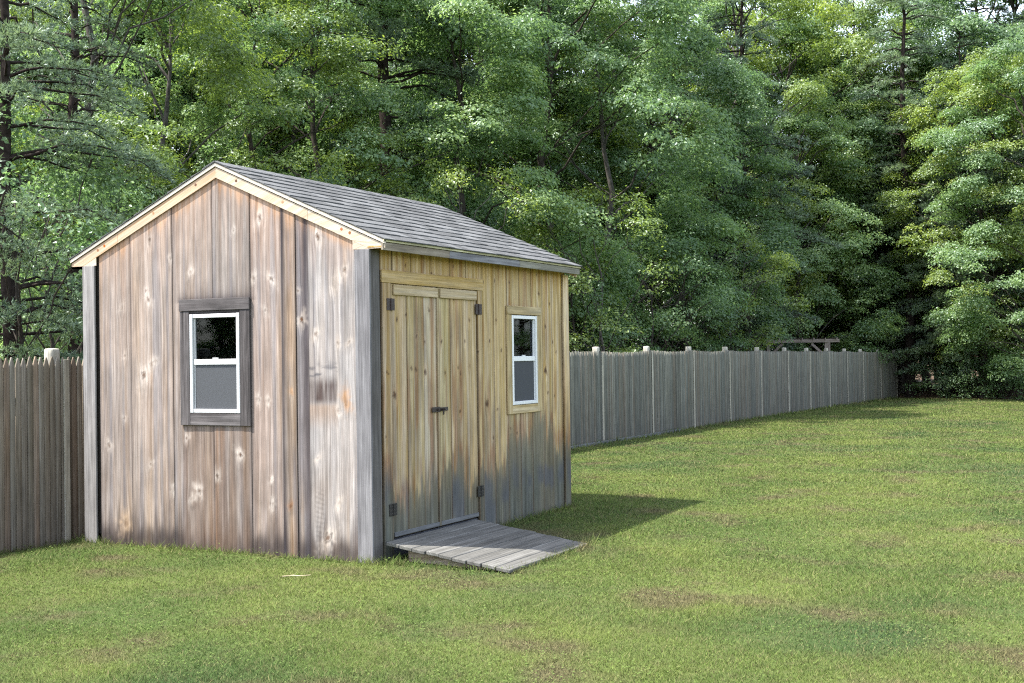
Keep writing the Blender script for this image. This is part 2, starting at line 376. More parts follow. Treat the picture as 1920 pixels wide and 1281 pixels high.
def hero(name, boards, ztop, holes, knots, paint, to3, matl, parent, cell=.011, gap=.0022, seed=1, thick=.02):
    """one wall or door face of separate planks; colour and grain worked out per plank around its knots"""
    r = np.random.default_rng(seed); Vs, Fs, Cs, Gs = [], [], [], []; n0 = 0
    for bi, (u0, u1, z0, z1, tone, dep) in enumerate(boards):
        u0 += gap * r.uniform(.4, 1.6); u1 -= gap * r.uniform(.4, 1.6)
        nu = max(3, int((u1 - u0) / cell) + 1); hz = (z1 if z1 is not None else float(np.max(ztop(np.array([u0, u1]))))) - z0
        nz = max(3, int(hz / (cell * 1.15)) + 1)
        uu = np.linspace(u0, u1, nu); tt = np.linspace(0, 1, nz)
        zt = ztop(uu) if z1 is None else np.full(nu, z1)
        U = np.tile(uu, (nz, 1)); Z = z0 + tt[:, None] * (zt - z0)[None]
        off = r.uniform(0, 40); bid = r.uniform(0, 90)
        gu = U + off + .006 * np.sin(Z * r.uniform(1, 3) + bid) + .012 * (vnoise(U * 6, Z * 1.1, seed + bi) - .5); gz = Z + off
        C = np.tile(np.asarray(tone, float), (nz, nu, 1)) if np.ndim(tone) == 1 else tone
        C = paint(U, Z, C.copy(), bi, r)
        for (ku, kz, kr, kd, tint) in knots:
            if not (u0 - .01 < ku < u1 + .01): continue
            a, b_ = kr * 2.2, kr * 4.5
            du, dz = U - ku, Z - kz
            g = np.exp(-(du / a) ** 2 - (dz / b_) ** 2)
            gu = gu + np.sign(du) * np.minimum(np.abs(du), a) * -.75 * g
            gz = gz + g * .25
            ang = r.uniform(-.7, .7); px_ = du * math.cos(ang) + dz * math.sin(ang); pz_ = -du * math.sin(ang) + dz * math.cos(ang)
            rag = 1 + .9 * (vnoise(U * 60 + off, Z * 45, seed + 7) - .5)
            ta = np.arctan2(pz_, px_); fan = .55 + .9 * vnoise(np.cos(ta) * 1.6 + off, np.sin(ta) * 1.6 + off, seed + 9); sw_ = .9 * kr * np.sin(pz_ / (kr * 2.2) + off); px_ = px_ + sw_ * .5; halo = np.exp(-((px_ / (kr * 1.7 * fan)) ** 2 + (pz_ / (kr * 2.9 * fan)) ** 2) * rag)[..., None]; halo = np.clip(halo * 1.35, 0, 1) * (.62 + .38 * vnoise(gu * 130, gz * 9, seed + 11))[..., None]
            C = C * (1 - halo * tint[3]) + np.array(tint[:3]) * halo * tint[3]
            ring = np.sqrt((px_ / kr) ** 2 + (pz_ / (kr * 1.35)) ** 2)
            core = (1 - sstep(.35, .62, ring * rag))[..., None]; edge = np.exp(-((ring * rag - .72) / .16) ** 2)[..., None]
            C = C * (1 - core * kd) + np.array(lin((104, 74, 54))) * .6 * core * kd
            C = C * (1 - edge * kd * .75) + np.array(lin((58, 44, 38))) * .6 * edge * kd * .75
        V = to3(U.ravel(), Z.ravel(), np.full(U.size, dep))
        id_ = np.arange(nz * nu).reshape(nz, nu)
        Q = np.stack([id_[:-1, :-1], id_[:-1, 1:], id_[1:, 1:], id_[1:, :-1]], -1).reshape(-1, 4)
        uc = (U[:-1, :-1] + U[1:, 1:]).ravel() / 2; zc = (Z[:-1, :-1] + Z[1:, 1:]).ravel() / 2
        keep = np.ones(len(Q), bool)
        for h in holes: keep &= ~((uc > h[0]) & (uc < h[1]) & (zc > h[2]) & (zc < h[3]))
        Q = Q[keep]
        # plank edges (left, right, bottom, top) turned back by the plank's thickness
        B = []
        for line in (id_[:, 0], id_[:, -1], id_[0], id_[-1]):
            P = to3(U.ravel()[line], Z.ravel()[line], np.full(len(line), dep - thick)); s0 = nz * nu + sum(len(b[0]) for b in B)
            q = np.stack([line[:-1], line[1:], s0 + np.arange(1, len(line)), s0 + np.arange(len(line) - 1)], 1)
            k_ = np.ones(len(q), bool)
            for h in holes:
                mu = (U.ravel()[line[:-1]] + U.ravel()[line[1:]]) / 2; mz = (Z.ravel()[line[:-1]] + Z.ravel()[line[1:]]) / 2
                k_ &= ~((mu > h[0]) & (mu < h[1]) & (mz > h[2]) & (mz < h[3]))
            B.append((P, q[k_], line))
        Vs.append(np.concatenate([V] + [b[0] for b in B])); Fs.append(np.concatenate([Q] + [b[1] for b in B]) + n0)
        Cf = C.reshape(-1, 3); G = np.stack([gu.ravel(), gz.ravel(), np.full(U.size, bid)], 1)
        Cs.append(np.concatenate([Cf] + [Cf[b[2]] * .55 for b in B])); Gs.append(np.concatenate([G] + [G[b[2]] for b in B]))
        n0 += len(Vs[-1])
    me = new_mesh(name, np.concatenate(Vs), np.concatenate(Fs), {'tone': ('FLOAT_COLOR', np.clip(np.concatenate(Cs), .004, .9)), 'gr': ('FLOAT_VECTOR', np.concatenate(Gs))}, [matl])
    return link(bpy.data.objects.new(name, me), parent)

# --- front gable wall (plane y = 0, looking -y) ---
def px2g(px, py):                      # photo pixel on the gable plane -> (x, z); used once to note down knots
    r = FW * FPX + RT * (px - 960) - UP * (py - 640.5); t = -CAM[1] / r[1]; p = CAM + r * t; return p[0], p[2]
def px2s(px, py):
    r = FW * FPX + RT * (px - 960) - UP * (py - 640.5); t = -CAM[0] / r[0]; p = CAM + r * t; return p[1], p[2]
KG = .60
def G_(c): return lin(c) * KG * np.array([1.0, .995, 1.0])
seams = [-3.03, -2.50, -2.02, -1.60, -1.165, -.84, -.795, -.60, -.555, -.02]
seams = [-2.892, -2.515, -2.03, -1.585, -1.185, -.86, -.715, -.59, -.012]
tones = [(172, 157, 147), (181, 164, 152), (174, 159, 149), (160, 149, 142), (176, 158, 148), (160, 143, 130), (140, 130, 128), (182, 174, 170)]
gb = [(seams[i], seams[i + 1], .0, None, G_(tones[i]), [0, .003, .001, .004, .0, .005, -.001, .004][i]) for i in range(8)]
W1 = (-1.84, -1.28, 1.165, 2.03)       # opening
pale = tuple(G_((226, 212, 200)))
def kn(px, py, r=.016, d=.75, t=.55, c=pale): x, z = px2g(px, py); return (x, z, r, d, (*c, t))
gk = [kn(280, 450), kn(438, 432, .012, .4), kn(487, 408, .022, .85, .7), kn(597, 443, .022, .9, .75), kn(318, 485, .014, .5), kn(357, 510, .018, .5, .75), kn(273, 545, .014),
      kn(278, 563, .02, .8, .7), kn(227, 577, .02, .3, .55), kn(476, 522, .017, .6, .75), kn(508, 522, .02, .8, .8), kn(647, 507, .017, .8, .8), kn(630, 530, .03, .2, .8), kn(498, 582, .014, .5, .6),
      kn(567, 600, .024, 1, .8), kn(593, 627, .02, .6, .8), kn(635, 642, .014, .5, .8), kn(655, 642, .014, .5, .8), kn(560, 545, .012), kn(233, 667, .016, .6, .6), kn(283, 682, .025, .5, .8),
      kn(268, 703, .03, .8, .85), kn(292, 677, .016, .5), kn(233, 785, .014), kn(203, 835, .022, .7, .9), kn(282, 870, .015, .8, .9), kn(233, 980, .036, .5, .95, tuple(G_((228, 198, 168)))),
      kn(325, 917, .02, .4, .9), kn(373, 920, .022, .8, .95), kn(407, 893, .017, .8, .8), kn(350, 822, .016, .8, .7), kn(450, 854, .018, 1, 1), kn(485, 748, .014, .5, .9), kn(503, 752, .014, .5, .9),
      kn(510, 900, .01, .3, .9), kn(512, 945, .016, .6, .8), kn(597, 860, .014, .4, .9), kn(637, 943, .02, .3, .9), kn(617, 1010, .034, .8, .9), kn(650, 750, .026, .3, .95, tuple(G_((204, 158, 116)))), kn(636, 770, .02, .5, .7),
      kn(360, 935, .02, .3, .7), kn(545, 950, .014, .6, .5, tuple(G_((190, 130, 80)))), kn(548, 735, .012, .3, .7, tuple(G_((200, 150, 100)))), kn(430, 625, .01, .2, .2)]
def gable_top(x): return roof_top(x) - .135
def paint_gable(U, Z, C, bi, r):
    o = r.uniform(0, 99)
    st = vnoise(U * 55 + o, Z * .9, 5 + bi); st2 = vnoise(U * 18 + o, Z * .5 + o, 8 + bi); bl = fbm(U * 5 + o, Z * 2.2, 12 + bi)
    C *= (.76 + .24 * st + .24 * st2)[..., None]
    C *= (1 + (bl[..., None] - .5) * np.array([.10, .02, -.06]))
    # silver-grey and tan runs down the plank
    f = (sstep(.56, .80, vnoise(U * 26 + o, Z * .45 + 3, 31 + bi)) * .6)[..., None]; C[:] = C * (1 - f) + G_((138, 134, 138)) * f
    f = (sstep(.60, .85, vnoise(U * 22 + o + 9, Z * .7 + 5, 37 + bi)) * .35)[..., None]; C[:] = C * (1 - f) + G_((186, 158, 128)) * f
    # fresher orange wood under the rakes where rain does not reach
    dt = gable_top(U) - Z; run = .05 + .16 * vnoise(U * 34 + o, Z * 0, 17) * (0.5 + vnoise(U * 5, Z * 0, 18))
    f = ((1 - sstep(run * .3, run, dt)) * .65)[..., None]; C[:] = C * (1 - f) + G_((214, 168, 128)) * f
    f = ((1 - sstep(run, run * 4, dt)) * .25)[..., None]; C[:] = C * (1 - f) + G_((200, 164, 140)) * f
    # splash zone along the ground
    hgt = .13 + .24 * vnoise(U * 22 + o, Z * 0, 27); f = ((1 - sstep(hgt * .4, hgt * 1.5, Z)) * .66)[..., None]; C[:] = C * (1 - f) + G_((90, 76, 70)) * f
    f = (sstep(.15, .02, Z - .10 * vnoise(U * 30 + o, Z * 2, 28)) * .60)[..., None]; C[:] = C * (1 - f) + G_((50, 44, 46)) * f
    f = (sstep(.50, .72, fbm(U * 4 + o, Z * 1.7 + 3, 29)) * sstep(1.1, .2, Z) * .40)[..., None]; C[:] = C * (1 - f) + G_((128, 108, 92)) * f
    # under the window: wetter, browner
    f = (sstep(-1.98, -1.90, U) * (1 - sstep(-1.22, -1.14, U)) * (Z < 1.10) * sstep(.1, .5, Z + .3) * (.35 + .5 * vnoise(U * 20 + 3, Z * .6, 44)))[..., None]
    C[:] = C * (1 - f) + G_((132, 110, 96)) * f
    f = (np.exp(-((U + 1.43) / .10) ** 2) * sstep(1.1, .6, Z) * .0 + np.exp(-((U + 1.55 + .02 * np.sin(Z * 4)) / .05) ** 2) * (Z < 1.05) * .45 * vnoise(U * 40, Z * 1.5, 45))[..., None]
    C[:] = C * (1 - f) + G_((196, 150, 112)) * f
    # soot above and beside the window head
    dw = np.maximum(np.maximum(-1.95 - U, U + 1.18), 0); up_ = Z - 2.14
    f = (np.exp(-dw / .03) * np.where(up_ > -.02, np.exp(-np.maximum(up_, 0) / (.03 + .05 * vnoise(U * 40, Z * 0, 51))), 0) * .8)[..., None]; C[:] = C * (1 - f) + G_((58, 54, 58)) * f
    # dark seams between planks
    e = np.minimum(U - U.min(), U.max() - U); ek = (np.exp(-e / .010) * (.25 + .6 * vnoise(U * 0 + o, Z * 1.3, 61)))[..., None]; C[:] = C * (1 - ek) + G_((72, 66, 68)) * ek
    if bi in (5, 6):
        f = (np.exp(-((U - (-.62 if bi == 6 else -.85)) / .028) ** 2) * (.55 + .4 * vnoise(U * 9, Z * 1.1, 63)))[..., None]; C[:] = C * (1 - f) + G_((62, 58, 66)) * f
        f = (np.exp(-((U + .775) / .035) ** 2) * sstep(.45, .75, vnoise(U * 4, Z * 1.6 + 7, 64)) * .75)[..., None]; C[:] = C * (1 - f) + G_((172, 146, 122)) * f
    if bi == 7:   # brown water stain and saw marks
        x0, z0 = px2g(578, 760); x1, z1 = px2g(634, 704)
        m = sstep(x0 - .005, x0 + .01, U) * sstep(x1 + .01, x1 - .015, U)
        f = (m * sstep(z0 - .02, z0 + .06, Z) * sstep(z1 + .02, z1 - .09, Z) * (.25 + .75 * vnoise(U * 45, Z * 7, 71)) * .95)[..., None]; C[:] = C * (1 - f) + G_((74, 54, 50)) * f
        f = (m * sstep(z1 - .03, z1, Z) * sstep(z1 + .14, z1 + .02, Z) * sstep(.5, .8, vnoise(U * 16, Z * 60, 72)) * .7)[..., None]; C[:] = C * (1 - f) + G_((70, 72, 84)) * f
        f = (m * sstep(z0 - .22, z0 - .03, Z) * sstep(z0 + .03, z0 - .02, Z) * .6)[..., None]; C[:] = C * (1 - f) + G_((178, 150, 128)) * f
        xs = px2g(600, 900)[0]; zs0 = px2g(600, 1010)[1]; zs1 = px2g(600, 930)[1]
        f = .45 * (sstep(.07, .02, np.abs(U - xs)) * sstep(zs0 - .05, zs0, Z) * sstep(zs1 + .1, zs1, Z) * (np.sin(Z * 420) > .1) * .5)[..., None] ; C[:] = C * (1 - f) + G_((84, 74, 70)) * f
    return C
hero('front_wall', gb, gable_top, [W1], gk, paint_gable, lambda u, z, d: np.stack([u, -d, z], 1), M_WOOD, shed, cell=.0095, seed=11)

# --- long wall with the door (plane x = 0, looking +x) ---
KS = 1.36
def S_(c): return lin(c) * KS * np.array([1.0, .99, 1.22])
W2 = (2.41, 2.98, 1.145, 2.03)
DOOR = (.28, 1.735, .10, 2.235)
sb = []
y0 = .02
for y1, t in ((.16, (52, 46, 34)), (.33, (142, 124, 82)), (.62, (150, 131, 84)), (.95, (146, 128, 84)), (1.27, (152, 131, 82)), (1.55, (147, 127, 80)), (1.86, (150, 131, 84)), (2.09, (150, 130, 82)), (2.36, (158, 138, 90)), (2.62, (152, 133, 86)), (2.88, (152, 134, 88)), (3.13, (160, 142, 94)), (3.36, (154, 134, 84)), (3.69, (158, 136, 84))):  # first plank coloured dark to draw the shadow line beside the corner board
    sb.append((y0, y1, -.02, 2.50, S_(t), rng.uniform(-.001, .004))); y0 = y1
def ks(px, py, r=.016, d=.95, t=.25): y, z = px2s(px, py); return (y, z, r, d, (*S_((150, 120, 74)), t))
sk = [ks(*p) for p in ((905, 530), (927, 527), (955, 530), (1010, 552), (1022, 612), (1030, 570), (1043, 660), (1022, 690), (1025, 700), (1027, 735), (1040, 742), (940, 657), (918, 640), (915, 760), (933, 768), (957, 803), (970, 812), (925, 820), (1035, 805), (1036, 640), (808, 512), (760, 498), (850, 500), (1005, 515))] + [ks(913, 757, .03), ks(1022, 694, .03, 1), ks(930, 600, .012)]
def grey_line(Y): return np.interp(Y, [0, .5, 1.0, 1.35, 1.75, 2.0, 2.28, 2.4, 3.0, 3.3, 3.7], [.60, .56, .58, .66, .62, .66, .70, 1.0, 1.02, .92, .78])
def paint_side(U, Z, C, bi, r):
    o = r.uniform(0, 99)
    C *= (.80 + .22 * vnoise(U * 50 + o, Z * .9, 5 + bi) + .18 * vnoise(U * 15 + o, Z * .5, 8 + bi))[..., None]
    f = (sstep(.55, .8, vnoise(U * 24 + o, Z * .6, 81 + bi)) * .55)[..., None]; C[:] = C * (1 - f) + S_((132, 108, 66)) * f
    f = (sstep(.60, .8, vnoise(U * 18 + o + 4, Z * .7 + 4, 85 + bi)) * .45)[..., None]; C[:] = C * (1 - f) + S_((166, 152, 122)) * f
    f = (sstep(2.2, 2.5, Z) * .35)[..., None]; C[:] = C * (1 - f) + S_((168, 132, 66)) * f
    f = (sstep(.62, .85, vnoise(U * 13 + o + 2, Z * 1.1 + 8, 88)) * sstep(2.3, 1.9, Z) * .6)[..., None]; C[:] = C * (1 - f) + S_((96, 84, 66)) * f
    f = (sstep(.66, .85, vnoise(U * 30 + o + 6, Z * 1.6 + 2, 89)) * .5)[..., None]; C[:] = C * (1 - f) + S_((118, 80, 44)) * f
    # weathered grey splash zone, fading in plank by plank
    g = grey_line(U) + r.uniform(-.13, .13) + .16 * (vnoise(U * 42 + o, Z * 1.3, 91) - .5) + .34 * (fbm(U * 7 + o, Z * 2.6, 92) - .5)
    g2 = g + .22 * (vnoise(U * 75 + o, Z * 3, 98) - .5)
    f = (.45 * sstep(g + .26, g - .26, Z) + .55 * sstep(g2 + .03, g2 - .04, Z))[..., None]; grey = lin((78, 78, 69)) * KS * (.60 + .74 * vnoise(U * 34 + o, Z * 1.3, 93))[..., None] * (1 + (vnoise(U * 6 + o, Z * 2, 96)[..., None] - .5) * np.array([.30, .10, -.10]))
    f = f * (.82 + .16 * sstep(.9, .2, Z))[..., None]; C[:] = C * (1 - f) + grey * f
    f = (np.exp(-((Z - g - .03) / .11) ** 2) * sstep(.35, .75, vnoise(U * 24 + o, Z * 2.2, 94)) * .7)[..., None]; C[:] = C * (1 - f) + S_((118, 86, 54)) * f
    f = (sstep(.52, .75, fbm(U * 3.5 + o, Z * 2.5, 95)) * sstep(.9, .4, Z) * .6)[..., None]; C[:] = C * (1 - f) + S_((62, 66, 68)) * f
    f = (sstep(.16, .02, Z + .08 * vnoise(U * 26 + o, Z, 97)) * .5)[..., None]; C[:] = C * (1 - f) + S_((56, 56, 50)) * f
    e = np.minimum(U - U.min(), U.max() - U); ek = (np.exp(-e / .007) * (.25 + .4 * vnoise(U * 0 + o, Z * 1.3, 61)))[..., None]; C[:] = C * (1 - ek) + S_((84, 66, 40)) * ek
    return C
hero('door_wall', sb, None, [W2, (.28, 1.735, -.1, 2.235)], sk, paint_side, lambda u, z, d: np.stack([d, u, z], 1), M_SHADEWOOD, shed, cell=.012, seed=21)
# plinth board across the door opening, below the doors
b = MB(); b.box((-.03, .28, -.05), (-.004, 1.735, .15), S_((70, 72, 70)), 1); b.build('door_sill', M_SHADEWOOD, shed)

# rear walls, floor and lining (close the shed so no light leaks in)
b = MB()
for i in range(16):
    a0 = -3.05 + i * 3.05 / 16; a1 = a0 + 3.05 / 16 - .004
    zt = min(roof_top(a0), roof_top(a1)) - .09
    b.hexa([(a0, SL - .02, -.05), (a1, SL - .02, -.05), (a1, SL, -.05), (a0, SL, -.05), (a0, SL - .02, roof_top(a0) - .12), (a1, SL - .02, roof_top(a1) - .12), (a1, SL, roof_top(a1) - .12), (a0, SL, roof_top(a0) - .12)], G_((150, 140, 132)), 2)
b.build('back_gable_wall', M_WOOD, shed)
b = MB()
for i in range(18): b.box((-3.05, .02 + i * .2035, -.05), (-3.03, .2195 + i * .2035, 2.5), G_((140, 130, 122)), 2)
b.build('rear_wall', M_WOOD, shed)
b = MB()
b.box((-3.02, .03, .08), (-.03, 3.68, .11), (.05, .045, .04), 1)
b.build('floor', M_DARK, shed)
b = MB()   # studs and a dark lining behind the planks
lin_c = (.035, .03, .026)
for (x0, x1, z0, z1) in ((-3.02, W1[0], .11, 2.5), (W1[1], -.03, .11, 2.5), (W1[0], W1[1], .11, W1[2]), (W1[0], W1[1], W1[3], 2.5)): b.box((x0, .024, z0), (x1, .030, z1), lin_c, 2, .0005)
b.hexa([(-2.95, .024, 2.5), (-.1, .024, 2.5), (-.1, .03, 2.5), (-2.95, .03, 2.5), (RX - .02, .024, 3.12), (RX + .02, .024, 3.12), (RX + .02, .03, 3.12), (RX - .02, .03, 3.12)], lin_c, 2, .0005)
for (q0, q1, z0, z1) in ((.03, .28, .11, 2.49), (1.735, W2[0], .11, 2.49), (W2[1], 3.68, .11, 2.49), (W2[0], W2[1], .11, W2[2]), (W2[0], W2[1], W2[3], 2.49), (.28, 1.735, 2.24, 2.49), (.28, 1.735, .11, 2.24)): b.box((-.032, q0, z0), (-.026, q1, z1), lin_c, 2, .0005)
b.build('wall_lining', M_DARK, shed)

# --- corner boards ---
cg = G_((144, 142, 145)); cs = S_((78, 75, 66))
b = MB(); b.box((-.122, -.024, -.06), (.021, -.0055, 2.484), cg); o = b.build('corner_board', M_TRIM, shed)
b = MB(); b.box((.0065, -.0045, -.06), (.0215, .118, 2.484), cs); b.build('corner_board', M_TRIM, shed)
b = MB(); b.box((-3.072, -.024, -.12), (-2.925, -.0055, 2.484), G_((160, 156, 154))); b.build('corner_board', M_TRIM, shed)
b = MB(); b.box((-3.072, -.004, -.12), (-3.052, .11, 2.484), G_((120, 116, 116))); b.build('corner_board', M_TRIM, shed)
hero('corner_board', [(3.60, 3.735, -.04, 2.465, S_((182, 160, 108)), .0235)], None, [], [], paint_side, lambda u, z, d: np.stack([d, u, z], 1), M_SHADEWOOD, shed, cell=.012, seed=51)

# --- roof ---
roofm = MB(); TH = .018
def roof_pt(side, s, y, h):
    """side +1 door side, -1 far side; s metres down the slope from the ridge, h above the deck"""
    n = math.hypot(1, slope); ux, uz = 1 / n, -slope / n
    return np.array([RX + side * (ux * s + slope / n * h), y, RZ - .022 + uz * s + h / n])
SLEN = (EX - RX) * math.hypot(1, slope)
YA, YB = -.030, SL + .045
deck_c = G_((150, 128, 100))
for side in (1, -1):
    roofm.hexa([roof_pt(side, 0.0, YA + .006, -TH), roof_pt(side, SLEN - .012, YA + .006, -TH), roof_pt(side, SLEN - .012, YB - .006, -TH), roof_pt(side, 0.0, YB - .006, -TH),
                roof_pt(side, 0.0, YA + .006, 0), roof_pt(side, SLEN - .012, YA + .006, 0), roof_pt(side, SLEN - .012, YB - .006, 0), roof_pt(side, 0.0, YB - .006, 0)], deck_c, 1)
roof = roofm.build('roof', M_TRIM, shed)
sh = MB(); nc = 13; ex = SLEN / nc
for side in (1, -1):
    for k in range(nc):
        s0 = k * ex; s1 = (k + 1) * ex + (.008 if k == nc - 1 else 0)
        y = YA - .004; off = (k % 2) * .16 + rng.uniform(-.03, .03) * 1
        edges = [YA - .004] + [v for v in np.arange(YA - off + .32 * 0 + .0, YB + .004, .155 + 0) if YA + .03 < v < YB - .03] + [YB + .004]
        for a, c_ in zip(edges[:-1], edges[1:]):
            g = rng.choice([.068, .079, .090, .102, .115], p=[.18, .24, .26, .2, .12]) * rng.uniform(.9, 1.1); cc = np.array([g * .97, g * 1.0, g * 1.03])
            h0 = .003; h1 = .012 + rng.uniform(0, .005); e = .003; lo = rng.uniform(-.002, .002)
            sh.hexa([roof_pt(side, s0 - (.03 if k else .0), a + e * .5, .0005), roof_pt(side, s1 + lo, a + e * .5, h0), roof_pt(side, s1 + lo, c_ - e * .5, h0), roof_pt(side, s0 - (.03 if k else 0), c_ - e * .5, .0005),
                     roof_pt(side, s0 - (.03 if k else .0), a + e * .5, .004), roof_pt(side, s1 + lo, a + e * .5, h1), roof_pt(side, s1 + lo, c_ - e * .5, h1), roof_pt(side, s0 - (.03 if k else 0), c_ - e * .5, .004)], cc, 1, .0015)
for y in np.arange(YA - .004, YB - .02, .145):
    g = rng.uniform(.07, .12); y2 = min(y + .15, YB + .004)
    for side in (1, -1):
        sh.hexa([roof_pt(side, -.002, y, .006), roof_pt(side, .12, y, .010), roof_pt(side, .12, y2, .006), roof_pt(side, -.002, y2, .004),
                 roof_pt(side, -.002, y, .016), roof_pt(side, .12, y, .017), roof_pt(side, .12, y2, .012), roof_pt(side, -.002, y2, .012)], (g * .97, g, g * 1.04), 1, .0015)
sh.build('shingles', M_SHINGLE, roof)

# rake trim: pale moulding under the shingles, then the barge board
warm = G_((230, 210, 184)); pw = G_((238, 226, 208))
for side in (1, -1):
    e1 = SLEN - .004
    P = lambda s_, y, h: roof_pt(side, s_, y, h)
    zt = lambda x, dz: RZ - .022 - slope * x + dz          # x measured out from the ridge
    xe = EX - RX - .005; zl = 2.487; mb_, bt, bb = -.031, -.040, -.128
    X = lambda x: RX + side * x
    b = MB(); b.prism([(X(0), zt(0, -.003)), (X(xe + .003), zt(xe + .003, -.003)), (X(xe + .003), zt(xe + .003, mb_)), (X(0), zt(0, mb_))], -.027, -.0062, pw)
    b.build('rake_moulding', M_PALE, roof)
    xi = (RZ - .022 + bb - zl) / slope
    c = warm if side == 1 else G_((224, 190, 156))
    b = MB(); xj = .95 if side == 1 else 1.12
    b.prism([(X(0), zt(0, bt)), (X(xj), zt(xj, bt)), (X(xj), zt(xj, bb)), (X(0), zt(0, bb))], -.0185, -.0062, c)
    b.prism([(X(xj + .003), zt(xj + .003, bt)), (X(xe), zt(xe, bt)), (X(xe), zl), (X(xi), zl), (X(xj + .003), zt(xj + .003, bb))], -.0183, -.0062, c * np.array([1.0, 1.02, 1.05]))
    for kx_, kc in ((.22, (120, 84, 60)), (1.28, (190, 110, 50)), (1.36, (170, 120, 80)), (.7, (200, 160, 120))):
        b.cyl((X(kx_), -.0190, zt(kx_, -.075)), (X(kx_), -.0180, zt(kx_, -.075)), .013, .013, 9, G_(kc))
    b.build('barge_board', M_PALE, roof)
    xa = SW / 2 - .143 + .003
    b = MB(); b.prism([(X(xa), zt(xa, bb) - .002), (X(xi - .004), zl + .0005), (X(xi - .004), zl), (X(xa), zl)], -.0178, -.0062, G_((228, 208, 184)))
    b.build('eave_return', M_PALE, roof)
    # far-end rake
    b = MB()
    b.hexa([P(0, SL + .005, -.12), P(e1, SL + .005, -.12), P(e1, SL + .03, -.12), P(0, SL + .03, -.12), P(0, SL + .005, -.02), P(e1, SL + .005, -.02), P(e1, SL + .03, -.02), P(0, SL + .03, -.02)], c, 0, .003)
    b.build('barge_board', M_TRIM, roof)
    # eave: drip edge, fascia, soffit
    xf = EX - .012
    sx = lambda x: RX + side * (x - RX)
    b = MB(); b.box((sx(xf), -.030, 2.535), (sx(xf + .010), SL + .040, 2.556), S_((150, 146, 104)) if side == 1 else G_((150, 150, 140)), 1, .002); b.build('drip_edge', M_TRIM, roof)
    b = MB()
    ys = [-.025, 1.02, 2.35, SL + .034] if side == 1 else [-.025, SL + .034]
    for q in range(len(ys) - 1): b.box((sx(xf - .022), ys[q], 2.470), (sx(xf - .002), ys[q + 1] - .003, 2.533), S_([(112, 104, 84), (100, 100, 95), (112, 110, 92)][q]), 1, .003)
    b.build('fascia', M_TRIM, roof)
    b = MB(); b.box((sx(.002), -.020, 2.494), (sx(xf - .023), SL + .03, 2.506), S_((150, 118, 62)), 1, .002); b.build('soffit', M_TRIM, roof)

# --- windows ---
def window(axis, u0, u1, z0, z1, cas, casing_c, head_h):
    """axis 'x': in the gable wall (u = x, facing -y); axis 'y': in the door wall (u = y, facing +x)"""
    def bx(mb, ua, ub, za, zb, d0, d1, c, ax=2, bev=.003):
        if axis == 'x': mb.box((ua, -d1, za), (ub, -d0, zb), c, {'u': 0, 'z': 2}.get(ax, 2), bev)
        else: mb.box((d0, ua, za), (d1, ub, zb), c, {'u': 1, 'z': 2}.get(ax, 2), bev)
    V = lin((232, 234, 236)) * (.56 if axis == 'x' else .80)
    f = MB(); fw = .034; zm = (z0 + z1) / 2 + .012
    for a in ((u0, u0 + fw, z0, z1), (u1 - fw, u1, z0, z1)): bx(f, *a, -.035, .022, V)
    for a in ((u0 + fw + .001, u1 - fw - .001, z1 - fw, z1 - .001), (u0 + fw + .001, u1 - fw - .001, z0 + .001, z0 + fw)): bx(f, *a, -.034, .0205, V)
    o = f.build('window', M_VINYL, shed)
    f = MB(); si = fw + .001
    bx(f, u0 + si, u1 - si, zm - .024, zm + .024, -.014, .012, V)
    for a in ((u0 + si, u0 + si + .014, z0 + si, z1 - si), (u1 - si - .014, u1 - si, z0 + si, z1 - si)): bx(f, *a, -.015, .004, V * .92)
    bx(f, (u0 + u1) / 2 - .03, (u0 + u1) / 2 + .03, zm + .0245, zm + .036, -.004, .010, V * .9)
    f.build('sash', M_VINYL, o)
    for nm, a, b_, dd, m_ in (('upper_pane', zm + .02, z1 - si + .002, -.010, M_GLASS), ('lower_pane', z0 + si - .002, zm - .02, -.024, M_GLASS), ('insect_screen', z0 + si - .002, zm - .022, .0025, M_SCREEN)):
        g = MB(); bx(g, u0 + si - .002, u1 - si + .002, a, b_, dd - (.003 if m_ is M_GLASS else .0004), dd, (.5, .5, .5), 2, .0001)
        g.build(nm, m_, o)
    cu0, cu1, cz0, cz1 = cas; pr = .021
    c = MB()
    bx(c, cu0, cu1, cz1 - head_h, cz1, .005, pr + .006, casing_c * 1.0, 'u')
    bx(c, cu0 + .004, u0 - .003, cz0, cz1 - head_h - .002, .005, pr, casing_c * 1.05)
    bx(c, u1 + .003, cu1 - .004, cz0, cz1 - head_h - .002, .005, pr, casing_c * .95)
    bx(c, u0 - .002, u1 + .002, cz0, z0 - .004, .005, pr - .001, casing_c * 1.1, 'u')
    bx(c, u0 - .002, u1 + .002, z1 + .003, cz1 - head_h - .001, .003, .012, casing_c * .6, 'u', .001)
    c.build('casing', M_CASING if axis == 'x' else M_TRIM, o)
    return o
w = window('x', -1.83, -1.29, 1.175, 2.018, (-1.942, -1.178, 1.07, 2.146), G_((100, 95, 95)), .10)
w['label'] = 'white sash window in dark grey board casing'
w = window('y', 2.425, 2.972, 1.15, 2.02, (2.325, 3.065, 1.065, 2.108), S_((146, 130, 88)), .082)
w['label'] = 'white sash window in yellowish board casing'

